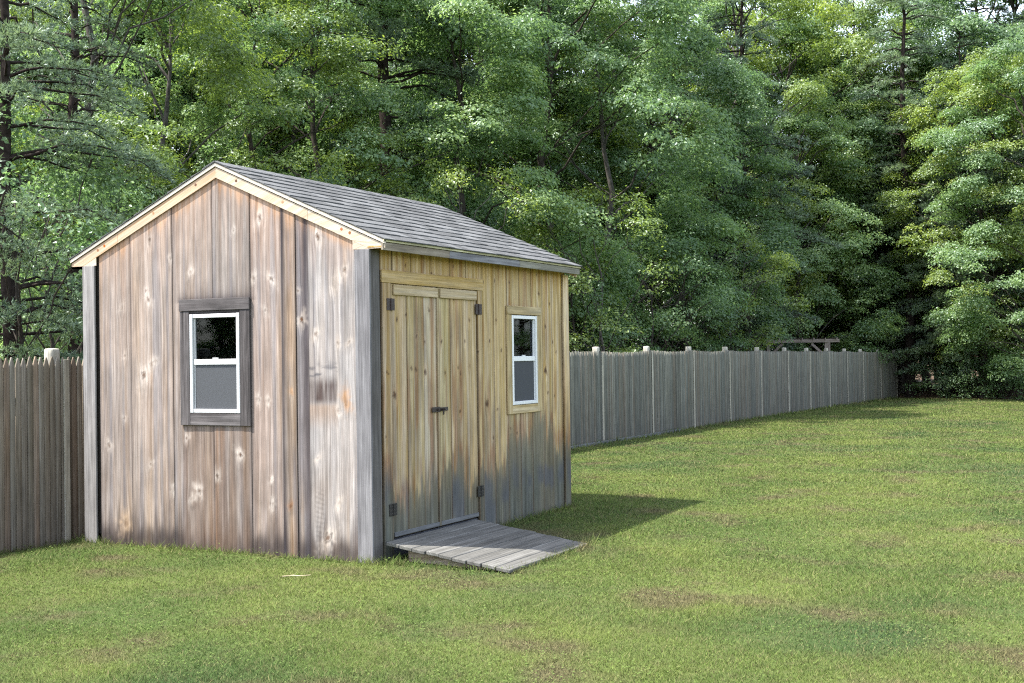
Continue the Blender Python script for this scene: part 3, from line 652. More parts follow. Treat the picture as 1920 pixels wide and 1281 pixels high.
# --- double door ---
dk = lambda px, py, r=.015, d=.9: (*px2s(px, py), r, d, (*S_((146, 116, 72)), .3))
dknots = [dk(*p) for p in ((743, 600), (779, 632), (796, 698), (803, 581), (832, 700), (770, 690), (778, 692), (739, 738), (878, 600), (879, 686), (862, 700), (858, 690), (848, 560), (795, 640), (760, 590), (825, 640), (870, 640), (861, 772))] + [dk(739, 740, .03), dk(796, 698, .022)]
def leaf(y0, y1, seams_, tn, hinge_y, sd):
    bs = [(a, c, .165, 2.225, S_(t), d) for a, c, t, d in zip(seams_[:-1], seams_[1:], tn, (.010, .012, .0095, .011))]
    o = hero('door', bs, None, [], dknots, paint_side, lambda u, z, d: np.stack([d, u, z], 1), M_SHADEWOOD, shed, cell=.012, seed=sd, thick=.03)
    b = MB(); b.box((.0135, y0 + .03, 2.135), (.030, y1 - .012, 2.218), S_((144, 128, 90)), 1); b.build('door_batten', M_SHADEWOOD, o)
    b = MB(); b.box((.0135, y0 + .012, .170), (.022, y1 - .01, .205), S_((82, 84, 78)), 1); b.build('door_batten', M_SHADEWOOD, o)
    for z in (2.055, .395):
        h = MB(); ic = (.008, .007, .007) if z < 1 else (.026, .013, .011)
        h.box((.0245, hinge_y - .058, z - .048), (.029, hinge_y - .004, z + .048), ic, 2, .0015); h.box((.0245, hinge_y + .004, z - .048), (.029, hinge_y + .058, z + .048), ic, 2, .0015)
        for q in range(3): h.cyl((.030, hinge_y, z - .05 + q * .034), (.030, hinge_y, z - .05 + q * .034 + .031), .0075, None, 10, ic)
        for dy in (-.04, -.018, .018, .04):
            for dz in (-.03, 0, .03): h.cyl((.029, hinge_y + dy, z + dz), (.0305, hinge_y + dy, z + dz), .005, .004, 8, (.05, .045, .04))
        h.build('hinge', M_IRON, o)
    return o
dl = leaf(.29, 1.03, [.29, .53, .80, 1.026], [(150, 130, 84), (148, 131, 86), (152, 140, 106)], .270, 31)
dr = leaf(1.034, 1.726, [1.034, 1.25, 1.47, 1.726], [(146, 132, 88), (152, 130, 82), (154, 134, 90)], 1.750, 33)
hero('door_astragal', [(1.008, 1.042, .17, 2.133, S_((150, 134, 92)), .024)], None, [], [], paint_side, lambda u, z, d: np.stack([d, u, z], 1), M_SHADEWOOD, dl, cell=.012, seed=57)
h = MB(); ic = (.022, .014, .012)   # hasp with a staple and swivel catch
h.box((.0245, .905, 1.150), (.029, 1.035, 1.195), ic, 1, .002); h.box((.0265, 1.036, 1.156), (.031, 1.165, 1.188), ic, 1, .002)
h.cyl((.03, 1.06, 1.172), (.062, 1.06, 1.172), .008, .008, 8, ic); h.cyl((.055, 1.06, 1.172), (.055, 1.095, 1.165), .008, .006, 8, ic); h.cyl((.05, 1.06, 1.17), (.05, 1.052, 1.125), .008, .006, 8, ic)
h.cyl((.028, .985, 1.172), (.045, .985, 1.172), .010, .008, 8, ic)
h.build('latch', M_IRON, dl)
# door frame
fo = hero('door_frame', [(.150, .283, -.04, 2.226, S_((140, 120, 80)), .0235)], None, [], [ks(723, 700), ks(720, 820, .012), ks(893, 660, .01)], paint_side, lambda u, z, d: np.stack([d, u, z], 1), M_SHADEWOOD, shed, cell=.011, seed=53)
hero('door_frame', [(1.738, 1.80, .05, 2.226, S_((152, 131, 82)), .0235)], None, [], [ks(893, 660, .01)], paint_side, lambda u, z, d: np.stack([d, u, z], 1), M_SHADEWOOD, shed, cell=.011, seed=54)
b = MB(); b.box((.0065, .150, 2.228), (.0265, 1.842, 2.332), S_((152, 130, 80)), 1); b.build('header', M_SHADEWOOD, fo)

# ------------------------------------------------------------------ ramp
ramp = empty('door_ramp', (.62, .80, .05))
tag(ramp, 'grey plank ramp sloping from the shed door down to the lawn', 'ramp')
TLc, TRc, BRc, BLc = np.array([.060, .095, .158]), np.array([.055, 1.60, .158]), np.array([1.235, 1.40, .035]), np.array([1.235, -.03, .035])
rb = MB(); npk = 9
shift = np.array([.62, .80, .05])
for k in range(npk):
    t0, t1 = k / npk + .003, (k + 1) / npk - .004
    a0, a1 = TLc + (BLc - TLc) * t0, TLc + (BLc - TLc) * t1; b0, b1 = TRc + (BRc - TRc) * t0, TRc + (BRc - TRc) * t1
    e0, e1 = rng.uniform(-.012, .012, 2); a0, a1, b0, b1 = [q.copy() for q in (a0, a1, b0, b1)]
    a0[1] += e0; a1[1] += e0; b0[1] += e1; b1[1] += e1
    dz = np.array([0, 0, .028]); g = rng.uniform(.85, 1.12)
    z_ = rng.uniform(-.002, .002)
    Pk = [a0 - dz, a1 - dz, b1 - dz, b0 - dz, a0, a1, b1, b0]
    rb.hexa([p - shift + np.array([0, 0, z_]) for p in Pk], lin((139, 138, 134)) * g * .47, 1, .004)
rb.build('deck', M_FENCE, ramp)
for yy, c in ((.10, lin((190, 170, 148))), (.78, lin((120, 110, 100))), (1.45, lin((110, 102, 92)))):
    s = MB()
    f0, f1 = .14, .97
    def cp(t, dz):
        p = TLc + (BLc - TLc) * t; q = TRc + (BRc - TRc) * t; return p + (q - p) * yy / 1.55 + np.array([0, 0, dz])
    p0, p1 = cp(f0, -.030), cp(f1, -.030); w_ = np.array([0, .035, 0])
    s.hexa([np.array([p0[0], p0[1], -.05]) - shift, np.array([p1[0], p1[1], -.05]) - shift, np.array([p1[0], p1[1], -.05]) + w_ - shift, np.array([p0[0], p0[1], -.05]) + w_ - shift, p0 - shift, p1 - shift, p1 + w_ - shift, p0 + w_ - shift], c * .5, 0, .003)
    s.build('stringer', M_TRIM, ramp)

# a bare twig dropped on the lawn
b = MB(); P = np.array([[0, 0, .030], [.10, .012, .036], [.21, .006, .034], [.33, .03, .038]]); rad_ = [.006, .0055, .005, .0035]
for k in range(3): b.cyl(P[k], P[k + 1], rad_[k], rad_[k + 1], 7, lin((196, 182, 150)) * .6)
b.cyl(P[1], P[1] + np.array([.05, .04, .012]), .0035, .002, 6, lin((196, 182, 150)) * .6)
o = b.build('twig', M_BARK); o.location = (-.19, -.90, float(ground_z(-.2, -.9))); o.rotation_euler = (0, 0, .42); o.scale = (.62, .62, .8)
tag(o, 'short pale bare twig lying on the grass before the gable wall', 'twig')

# ------------------------------------------------------------------ stockade fence
posts_y = [-7.65, -5.0, -2.35, .30, 2.9, 5.5, 8.1, 10.7, 13.27, 15.88, 18.48, 21.15, 23.87, 26.6, 29.1, 31.64, 34.2, 36.8, 39.9, 43.2]
fence = empty('stockade_fence', (XF, 0, 0))
tag(fence, 'long grey picket stockade fence running behind the shed towards the woods', 'fence')
def fence_top(y): return np.interp(y, [-8, 1, 12, 16, 21, 28, 32, 43.5], [1.675, 1.68, 1.695, 1.715, 1.705, 1.68, 1.665, 1.585])
fr = np.random.default_rng(5)
for i in range(len(posts_y) - 1):
    ya, yb = posts_y[i], posts_y[i + 1]
    if ya > 3.5 and yb < 8: pass
    n = int(round((yb - ya) / .067)); pw_ = (yb - ya) / n
    b = MB()
    for k in range(n):
        yc = ya + (k + .5) * pw_; t = (k + .5) / n; dip = -.035 * math.sin(math.pi * t) if i > 7 else -.005
        zt = float(fence_top(yc)) + dip + fr.uniform(-.008, .008); zb = float(ground_z(XF, yc)) - .04 + fr.uniform(0, .02)
        hw = pw_ / 2 - fr.uniform(.0003, .0016); dx = fr.uniform(-.004, .004); lean = fr.uniform(-.003, .003)
        us = np.array([-1, -.62, 0, .62, 1.]) * hw; bul = np.array([0, .007, .010, .007, 0])
        rows = [(zb, 1.), (zt - .085, 1.), (zt - .03, .48), (zt, .12)]
        V = []
        for (z, s_) in rows:
            ly = lean * (z - zb)
            V += [(dx + bb * s_, yc + ly + u * s_, z) for u, bb in zip(us, bul)] + [(dx - .012, yc + ly - hw * s_, z), (dx - .012, yc + ly + hw * s_, z)]
        F = []
        m = 7; order = [5, 0, 1, 2, 3, 4, 6]
        for r in range(len(rows) - 1):
            for q in range(7): a, c_ = order[q], order[(q + 1) % 7]; F.append([r * m + a, r * m + c_, (r + 1) * m + c_, (r + 1) * m + a])
        F.append([3 * m + q for q in order])
        V = np.array(V)
        base = fr.choice([0, 1, 2, 3, 4])
        tone = lin([(112, 112, 104), (122, 121, 112), (102, 102, 96), (118, 112, 102), (110, 112, 106)][base]) * (.98 if yc > 5 else .95) * fr.uniform(.80, 1.16)
        if yc < 1.2: tone = tone * np.array([1.20, 1.04, .96]) * 1.18
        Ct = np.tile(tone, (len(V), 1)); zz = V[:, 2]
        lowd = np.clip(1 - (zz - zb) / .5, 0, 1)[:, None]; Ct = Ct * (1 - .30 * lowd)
        G = np.stack([V[:, 1] + V[:, 0] + fr.uniform(0, 50), V[:, 2] + fr.uniform(0, 50), np.full(len(V), fr.uniform(0, 90))], 1)
        b.add(V, F, Ct, G)
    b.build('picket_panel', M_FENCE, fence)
    if i in (0, 1, 2, 7, 8, 9, 10, 11):
        b = MB()
        for zr in (.35, 1.25): b.box((-.055, ya, zr), (-.014, yb - .02, zr + .075), lin((110, 106, 100)) * .6, 1)
        b.build('rail', M_FENCE, fence)
for i, y in enumerate(posts_y):
    b = MB(); zt = float(fence_top(y)) + .075; yy = y - .03; r = .060
    zb = float(ground_z(XF, y)) - .05; c = lin((184, 180, 168)) * .85
    # round post with a domed, weathered top
    prof = [(zb, r), (zt - .05, r), (zt - .012, r * .97), (zt, r * .86), (zt + .004, .012)]
    n = 20; t = np.arange(n) * 2 * np.pi / n; cx_, sx_ = np.sign(np.cos(t)) * np.abs(np.cos(t)) ** .55, np.sign(np.sin(t)) * np.abs(np.sin(t)) ** .55; V = np.concatenate([np.stack([-.080 + cx_ * rr, yy + sx_ * rr, np.full(n, z)], 1) for z, rr in prof])
    F = [[q * n + k, q * n + (k + 1) % n, (q + 1) * n + (k + 1) % n, (q + 1) * n + k] for q in range(len(prof) - 1) for k in range(n)] + [[4 * n + k for k in range(n)]]
    G = np.stack([np.tile(t * r, len(prof)), V[:, 2], np.full(len(V), i * 3.3)], 1)
    b.add(V, F, c, G); o = b.build('fence_post', M_FENCE, fence, True)
    b = MB(); bz = float(ground_z(XF, y))
    b.box((.009, y + .020, bz - .03), (.024, y + .085, float(fence_top(y)) - .03), lin((150, 146, 134)) * 1.15, 2); b.build('joint_batten', M_FENCE, fence)
b = MB(); 
for ya, yb in ((10.2, 13.0), (13.05, 17.4)):
    za, zc = float(ground_z(XF + .1, ya)), float(ground_z(XF + .1, yb))
    b.hexa([(.05, ya, za - .03), (.09, ya, za - .03), (.09, yb, zc - .03), (.05, yb, zc - .03), (.05, ya, za + .055), (.09, ya, za + .055), (.09, yb, zc + .055), (.05, yb, zc + .055)], lin((120, 122, 122)) * .7, 1)
b.build('kick_board', M_FENCE, fence)

# ------------------------------------------------------------------ wooden frame behind the fence
px_, py_ = at(1502, 42.5); ang = math.atan2(RT[1], RT[0])
arb = empty('garden_arbor', (px_, py_, float(ground_z(px_, py_))), ang)
tag(arb, 'wooden garden arbor with braced posts showing above the far end of the fence', 'arbor')
wc = lin((140, 130, 122)) * .75
for i, (dx, dy) in enumerate(((-1.1, 0), (.82, 0), (1.08, .7), (-2.05, .7))):
    b = MB(); b.box((dx - .05, dy - .05, -.05), (dx + .05, dy + .05, 2.10), wc); b.build('post', M_FENCE, arb)
for dy, xl in ((-.06, -1.25), (.70, -2.2)):
    b = MB(); b.box((xl, dy - .03, 2.10), (1.25, dy + .03, 2.20), wc, 0); b.build('beam', M_FENCE, arb)
for k in range(7):
    b = MB(); xx = -1.15 + k * .38; b.box((xx - .02, -.25, 2.2005), (xx + .02, .95, 2.25), wc, 1); b.build('rafter', M_FENCE, arb)
for dx, s in ((-1.05, 1), (.77, -1)):
    b = MB(); b.hexa([(dx, -.02, 1.72), (dx + s * .06, -.02, 1.66), (dx + s * .06, .02, 1.66), (dx, .02, 1.72), (dx + s * .40, -.02, 2.098), (dx + s * .46, -.02, 2.04), (dx + s * .46, .02, 2.04), (dx + s * .40, .02, 2.098)], wc, 2); b.build('brace', M_FENCE, arb)

# ------------------------------------------------------------------ trees
def tube(pts, rad, n=7):
    pts = np.asarray(pts, float); V = []; m = len(pts)
    for i in range(m):
        d = pts[min(i + 1, m - 1)] - pts[max(i - 1, 0)]; d /= np.linalg.norm(d) + 1e-9
        u = np.cross(d, (0.3, 1, .1)); u /= np.linalg.norm(u); w = np.cross(d, u); t = np.arange(n) * 2 * np.pi / n
        V.append(pts[i] + (np.cos(t)[:, None] * u + np.sin(t)[:, None] * w) * rad[i])
    F = [[i * n + k, i * n + (k + 1) % n, (i + 1) * n + (k + 1) % n, (i + 1) * n + k] for i in range(m - 1) for k in range(n)]
    return np.concatenate(V), F
def curve(p, q, r, wob, n=6, sag=0.):
    t = np.linspace(0, 1, n)[:, None]; P = p + (q - p) * t
    P[1:-1] += r.normal(0, wob, (n - 2, 3)); P[:, 2] += (np.sin(t[:, 0] * np.pi) * sag); return P
def leaf_quads(pos, nrm, size, r, aspect=.62):
    """rhombic leaves: pos (n,3), nrm (n,3) facing; returns verts, faces"""
    n = len(pos); nrm = nrm / (np.linalg.norm(nrm, axis=1, keepdims=True) + 1e-9)
    a = r.normal(size=(n, 3)); a[:, 2] -= .7; a -= nrm * (a * nrm).sum(1, keepdims=True); a /= np.linalg.norm(a, axis=1, keepdims=True) + 1e-9
    b = np.cross(nrm, a); s = size[:, None]
    V = np.stack([pos - a * s * .5, pos + b * s * .5 * aspect + nrm * s * .06, pos + a * s * .5 - nrm * s * .08, pos - b * s * .5 * aspect + nrm * s * .06], 1).reshape(-1, 3)
    return V, np.arange(4 * n).reshape(n, 4)

def broadleaf(seed, H, R, base, nclump, per, lsize, barkc, shape=.8, trunk_r=.16, lean=0., flat=.62):
    r = np.random.default_rng(seed); wood = MB()
    top = np.array([lean * H * .12 + r.normal(0, .2), r.normal(0, .2), H * .86])
    tp = curve(np.zeros(3), top, r, H * .010, 9); tr_ = np.linspace(1, .15, 9) * trunk_r; tr_[0] *= 1.35
    V, F = tube(tp, tr_, 9); wood.add(V, F, barkc)
    lob = [(r.uniform(0, 6.28), r.uniform(.1, .95), r.uniform(.5, 1.1), r.uniform(-.40, .38)) for _ in range(14)]
    def rad(t, th):
        q = np.sin(np.pi * np.clip(t, 0, 1) ** shape) ** .62 * R
        k = np.ones_like(q)
        for a, tc, w_, amp in lob:
            dth = np.angle(np.exp(1j * (th - a))); k = k + amp * np.exp(-(dth / w_) ** 2 - ((t - tc) / .16) ** 2)
        return q * np.clip(k, .35, 1.6)
    z0 = base * H
    nb = nclump // 6
    t = (np.arange(nb) + r.random(nb)) / nb * .97 + .015; th = r.uniform(0, 2 * np.pi, nb); fr_ = r.uniform(.25, 1., nb) ** .40
    rr = rad(t, th) * fr_
    ax = np.stack([np.interp(z0 + t * (H - z0), tp[:, 2], tp[:, 0]), np.interp(z0 + t * (H - z0), tp[:, 2], tp[:, 1])], 1)
    CB = np.stack([ax[:, 0] + np.cos(th) * rr, ax[:, 1] + np.sin(th) * rr, z0 + t * (H - z0)], 1)
    RB = r.uniform(.55, 1.25, nb) * (R / 3.5) ** .8
    own = np.repeat(np.arange(nb), 6); nclump = nb * 6
    d6 = r.normal(size=(nclump, 3)); d6 += np.stack([np.cos(th), np.sin(th), np.full(nb, .55)], 1)[own] * .9; d6 /= np.linalg.norm(d6, axis=1, keepdims=True)
    C = CB[own] + d6 * (RB[own] * r.uniform(.55, 1.05, nclump))[:, None] * np.array([1, 1, .8]); th = th[own]; rr = rr[own]; C[:, 2] = np.clip(C[:, 2], .15, None)
    tb = r.random(nb)[own]
    cr = r.uniform(.30, .62, nclump) * (R / 3.2) ** .5 * np.where(r.random(nclump) < .2, .6, 1)
    # limbs to a subset of the clumps
    for i in r.choice(nclump, min(nclump, 34), replace=False):
        zs = max(.12 * H, C[i, 2] - r.uniform(.5, 1.6) - .35 * rr[i]); zs = min(zs, H * .8)
        s = np.array([np.interp(zs, tp[:, 2], tp[:, 0]), np.interp(zs, tp[:, 2], tp[:, 1]), zs])
        P = curve(s, C[i], r, .08, 6, .15); r0 = trunk_r * r.uniform(.12, .26); V, F = tube(P, np.linspace(r0, .012, 6), 5); wood.add(V, F, barkc)
    pos, nr, cl = [], [], []
    for i in range(nclump):
        n = int(per * (cr[i] / .5) ** 2 * r.uniform(.6, 1.3)) + 6
        d = r.normal(size=(n, 3)); d /= np.linalg.norm(d, axis=1, keepdims=True); d[:, 2] = np.where(d[:, 2] < -.35, -d[:, 2] * .5, d[:, 2])
        out = np.array([math.cos(th[i]), math.sin(th[i]), 0.])
        rad_ = cr[i] * r.uniform(.25, 1.08, n) ** .5
        p = d * rad_[:, None] * np.array([1.15, 1.15, flat]); p += out * (.25 * cr[i]) * np.abs(d[:, :1]); p[:, 2] -= .35 * ((p[:, 0] ** 2 + p[:, 1] ** 2)) / max(cr[i], .1) * .55
        pos.append(C[i] + p); nr.append(d * .7 + np.array([0, 0, .75]) + out * .35 + r.normal(0, .42, (n, 3))); cl.append(np.full(n, .65 * tb[i] + .35 * r.random()))
    # stray sprays to break up the outline
    ns = nclump * 9; k = r.integers(0, nclump, ns); d = r.normal(size=(ns, 3)); d /= np.linalg.norm(d, axis=1, keepdims=True)
    pos.append(C[k] + d * cr[k][:, None] * r.uniform(1.0, 1.55, (ns, 1))); nr.append(d + np.array([0, 0, .6])); cl.append(r.random(ns))
    pos = np.concatenate(pos); nr = np.concatenate(nr); cl = np.concatenate(cl)
    V, F = leaf_quads(pos, nr, lsize * r.uniform(.6, 1.35, len(pos)), r)
    A = np.stack([r.random(len(pos)), cl, np.zeros(len(pos))], 1)
    return wood, V, F, np.repeat(A, 4, 0)

def pine(seed, H, R, z_lo, barkc, trunk_r=.2, whorl=.62, tuft=46, droop=.1):
    r = np.random.default_rng(seed); wood = MB()
    tp = curve(np.zeros(3), np.array([r.normal(0, .15), r.normal(0, .15), H]), r, .05, 10); V, F = tube(tp, np.linspace(1, .08, 10) * trunk_r, 9); wood.add(V, F, barkc)
    # dead stubs low on the stem
    for _ in range(14):
        z = r.uniform(.6, max(z_lo, 1.)); a = r.uniform(0, 6.28); L_ = r.uniform(.4, 1.3)
        P = curve(np.array([0, 0, z]), np.array([math.cos(a) * L_, math.sin(a) * L_, z + r.uniform(-.1, .25)]), r, .03, 4); V, F = tube(P, np.linspace(.018, .005, 4), 4); wood.add(V, F, barkc)
    pos, dr, cl = [], [], []
    z = z_lo
    while z < H - .3:
        t = (z - z_lo) / (H - z_lo); Lb = R * (1 - t) ** .65 * min(1, .55 + t * 2.2)
        for q in range(r.integers(4, 7)):
            a = r.uniform(0, 6.28); L_ = Lb * r.uniform(.55, 1.12); zz = z + r.uniform(-.22, .22)
            rise = r.uniform(-.02, .18) * L_ * (.4 + t) - droop * L_
            s = np.array([np.interp(zz, tp[:, 2], tp[:, 0]), np.interp(zz, tp[:, 2], tp[:, 1]), zz]); e = s + np.array([math.cos(a) * L_, math.sin(a) * L_, rise])
            P = curve(s, e, r, .05, 6, .10 * L_); V, F = tube(P, np.linspace(.035, .008, 6), 4); wood.add(V, F, barkc)
            n = int(tuft * (L_ / 2.) ** 1.2) + 5
            sp = r.uniform(.22, 1., n) ** .75; c = np.stack([np.interp(sp, np.linspace(0, 1, 6), P[:, j]) for j in range(3)], 1)
            lat = r.normal(0, .16, n) * L_ * (1.15 - sp * .65); c[:, 0] += -math.sin(a) * lat; c[:, 1] += math.cos(a) * lat; c[:, 2] += r.normal(0, .05, n) + .03 - .05 * np.abs(lat)
            pos.append(c); f = np.stack([math.cos(a) - math.sin(a) * np.sign(lat) * .6, math.sin(a) + math.cos(a) * np.sign(lat) * .6, np.full(n, .35)], 1); dr.append(f); cl.append(np.full(n, r.random()))
        z += whorl * r.uniform(.7, 1.25)
    pos = np.concatenate(pos); dr = np.concatenate(dr); cl = np.concatenate(cl); K = 11; n = len(pos)
    P = np.repeat(pos, K, 0); D = np.repeat(dr / np.linalg.norm(dr, axis=1, keepdims=True), K, 0) + r.normal(0, .62, (n * K, 3)); D[:, 2] += .12; D /= np.linalg.norm(D, axis=1, keepdims=True)
    Ln = r.uniform(.09, .19, n * K)[:, None]; side = np.cross(D, r.normal(size=(n * K, 3))); side /= np.linalg.norm(side, axis=1, keepdims=True) + 1e-9; wdt = r.uniform(.009, .016, n * K)[:, None]
    V = np.stack([P - side * wdt, P + side * wdt, P + D * Ln], 1).reshape(-1, 3); F = np.arange(3 * n * K).reshape(-1, 3)
    A = np.stack([r.random(n * K), np.repeat(cl, K), np.zeros(n * K)], 1)
    return wood, V, F, np.repeat(A, 3, 0)

KIND = {}
def register(kind, data, leafmat):
    wood, V, F, A = data
    Vw = np.concatenate(wood.v); Cw = np.concatenate(wood.c)
    wm = new_mesh(kind + '_wood', Vw, wood.f, {'tone': ('FLOAT_COLOR', Cw)}, [M_BARK], True)
    cm = new_mesh(kind + '_crown', V, F, {'leaf': ('FLOAT_COLOR', A)}, [leafmat])
    KIND[kind] = (wm, cm)
bk = lin((84, 78, 72)) * .5; bg = lin((104, 100, 96)) * .5; bd = lin((66, 58, 54)) * .5
register('maple_a', broadleaf(101, 13.5, 3.7, .05, 360, 270, .092, bk), M_MAPLE)
register('maple_b', broadleaf(102, 15.5, 3.9, .06, 380, 270, .092, bk, .9), M_MAPLE)
register('maple_c', broadleaf(103, 12.0, 3.4, .04, 330, 270, .09, bg, .75), M_MAPLE)
register('oak_a', broadleaf(104, 17.0, 3.8, .16, 340, 230, .092, bg, .85, .19), M_OAK)
register('oak_b', broadleaf(105, 14.0, 3.5, .10, 320, 220, .092, bk, .85, .15), M_OAK)
register('sapling_a', broadleaf(106, 4.6, 1.7, .06, 130, 190, .07, bk, .8, .05), M_MAPLE)
register('sapling_b', broadleaf(107, 5.6, 1.6, .08, 130, 170, .07, bg, .85, .05), M_OAK)
register('shrub_a', broadleaf(108, 1.9, 1.35, .02, 75, 90, .085, bd, .7, .03), M_MAPLE)
register('pine_a', pine(201, 18., 3.4, 2.6, bd, .2, .55, 60), M_PINE)
register('pine_b', pine(202, 17., 3.8, 1.3, bd, .18, .55, 50, .16), M_PINE)
register('pine_c', pine(203, 20., 3.0, 5.5, bd, .22, .7), M_PINE)
register('pine_d', pine(204, 9.5, 3.6, .7, bd, .14, .42, 62, .20), M_PINE)
tr_rng = np.random.default_rng(77)
def plant(kind, name, px, d, label, cat='tree', group=None, s=1., rz=None, sz=None, x=None):
    X, Y = at(px, d)
    o = empty(name, (X, Y, float(ground_z(X, Y)) - .05), tr_rng.uniform(0, 6.28) if rz is None else rz)
    o.scale = (s, s, sz or s * tr_rng.uniform(.94, 1.06))
    tag(o, label, cat, group)
    wm, cm = KIND[kind]
    link(bpy.data.objects.new('trunk' if 'shrub' not in name else 'stem', wm), o)
    link(bpy.data.objects.new('crown' if 'shrub' not in name else 'foliage', cm), o)
    return o
G1 = 'front trees of the wood'
# front row, left to right
plant('pine_b', 'pine_tree', 25, 16.6, 'bluish drooping pine filling the left edge of the photo above the fence', group=G1, s=.62)
plant('oak_a', 'broadleaf_tree', 165, 21.5, 'thin leaved tree with a tall straight grey trunk near the left edge', group=G1, s=.72)
plant('maple_c', 'broadleaf_tree', 300, 25.0, 'leafy tree just above the left slope of the shed roof', group=G1, s=.82)
plant('oak_b', 'broadleaf_tree', 470, 27.0, 'leafy green tree rising straight behind the roof peak', group=G1, s=.80)
plant('maple_b', 'maple_tree', 620, 29.0, 'dense green tree behind the front half of the roof ridge', group=G1, s=.80)
plant('pine_c', 'pine_tree', 728, 30.0, 'pine with a dark bare trunk seen above the middle of the roof', group=G1)
plant('maple_a', 'maple_tree', 860, 30.0, 'maple with clumped foliage behind the far end of the roof', group=G1, s=.90)
plant('maple_b', 'maple_tree', 1010, 33.0, 'big dense maple directly above the far roof corner', group=G1)
plant('maple_c', 'maple_tree', 1150, 34.5, 'rounded maple behind the nearest right hand fence posts', group=G1)
plant('maple_a', 'maple_tree', 1280, 41.0, 'sunny yellow green maple behind the third fence post', group=G1)
plant('pine_b', 'pine_tree', 1400, 44.0, 'spreading pine with flat layered boughs left of the arbor', group=G1)
plant('maple_c', 'maple_tree', 1490, 50.0, 'leafy tree right behind the arbor', group=G1)
plant('pine_a', 'pine_tree', 1600, 57.0, 'tall pine standing behind the far end of the fence', group=G1)
plant('pine_c', 'pine_tree', 1705, 52.5, 'pine with a dark trunk and sky gaps right of the fence end', group=G1)
plant('pine_b', 'pine_tree', 1800, 53.0, 'low branched pine sweeping over the brown bank', group=G1, s=.9)
plant('oak_b', 'broadleaf_tree', 1880, 52.0, 'sunlit pale green tree at the right edge of the photo', group=G1)
plant('oak_b', 'broadleaf_tree', 1840, 50.2, 'sunlit leafy tree on the lawn edge above the dark shrubs', group=G1, s=.95)
plant('maple_a', 'maple_tree', 1955, 48.0, 'bright leafy maple cut by the right edge of the photo', group=G1, s=.95)
plant('pine_b', 'pine_tree', 1990, 51.0, 'pine whose boughs reach in from beyond the right edge', group=G1)
for px, d, lab in ((1545, 58, 'bushy low pine between the arbor and the fence end'), (1660, 62, 'bushy low pine closing the gap behind the fence end'), (1775, 52.0, 'bushy low pine with boughs sweeping over the dark shrubs'), (1870, 51, 'bushy low pine in front of the sunlit pale green tree'), (1340, 47.0, 'bushy low pine behind the fence well left of the arbor')):
    plant('pine_d', 'pine_tree', px, d, lab, group=G1)
plant('maple_b', 'maple_tree', 1505, 60, 'tall maple closing the sky gap far behind the arbor', group=G1, s=1.15)
plant('maple_a', 'maple_tree', 1790, 57, 'yellow green maple high above the brown bank', group=G1, s=1.1)
plant('maple_b', 'maple_tree', 225, 31, 'leafy tree between the grey trunked tree and the left roof slope', group=G1, s=.8)
plant('oak_b', 'broadleaf_tree', 380, 34, 'yellowish leafy tree set back above the roof peak', group=G1, s=.95)
plant('maple_c', 'maple_tree', 545, 35, 'leafy tree set back above the start of the ridge', group=G1)
plant('maple_b', 'maple_tree', 930, 40, 'tall maple set back above the right roof slope', group=G1)
plant('maple_b', 'maple_tree', 1395, 56, 'tall maple filling the top edge left of the bare pine stems', group=G1, s=1.2)
plant('maple_b', 'maple_tree', 1600, 61, 'tall maple showing between the bare pine stems near the top edge', group=G1, s=1.3)
plant('maple_a', 'maple_tree', 1850, 58, 'tall maple filling the top edge right of the bare pine stems', group=G1, s=1.35)
plant('maple_b', 'maple_tree', 1930, 58, 'tall maple closing the sky gap at the top right corner', group=G1, s=1.2)
plant('maple_c', 'maple_tree', 1690, 56, 'maple filling in behind the pine with the dark trunk', group=G1, s=1.2)
# saplings behind the fence
G2 = 'saplings along the back of the fence'
for px, d, k, lab in ((1075, 29.5, 'sapling_a', 'sapling against the far shed corner, behind the fence'), (1145, 28.5, 'sapling_b', 'sapling behind the first right hand fence post'), (1215, 32.0, 'sapling_a', 'sapling behind the second right hand fence post'),
                      (1290, 35.5, 'sapling_a', 'sapling behind the third right hand fence post'), (1355, 37.5, 'sapling_b', 'sapling behind the fourth right hand fence post'), (30, 16.3, 'sapling_a', 'sapling over the fence at the left edge'), (105, 19, 'sapling_a', 'sapling over the fence beside the shed'),
                      (560, 24, 'sapling_b', 'sapling just behind the front end of the ridge'), (700, 25.5, 'sapling_a', 'sapling just behind the middle of the ridge'), (900, 27, 'sapling_b', 'sapling behind the far rake of the roof')):
    plant(k, 'sapling', px, d, 'small leafy ' + lab, 'sapling', G2)
plant('pine_c', 'pine_tree', 140, 20.5, 'dark trunked tree hard against the left corner of the shed behind the fence', group=G1, s=.6)
# shrubs on the bank
G3 = 'shrubs on the bank'
for px, d, lab in ((1765, 51.2, 'dark shrub on the brown bank under the pine boughs'), (1830, 50.0, 'wide dark shrub at the lawn edge right of the brown bank'), (1890, 49.0, 'dark shrub at the lawn edge near the right edge'), (1950, 48.0, 'dark shrub at the lawn edge cut by the right edge')):
    plant('shrub_a', 'shrub', px, d, lab, 'shrub', G3, s=.85)
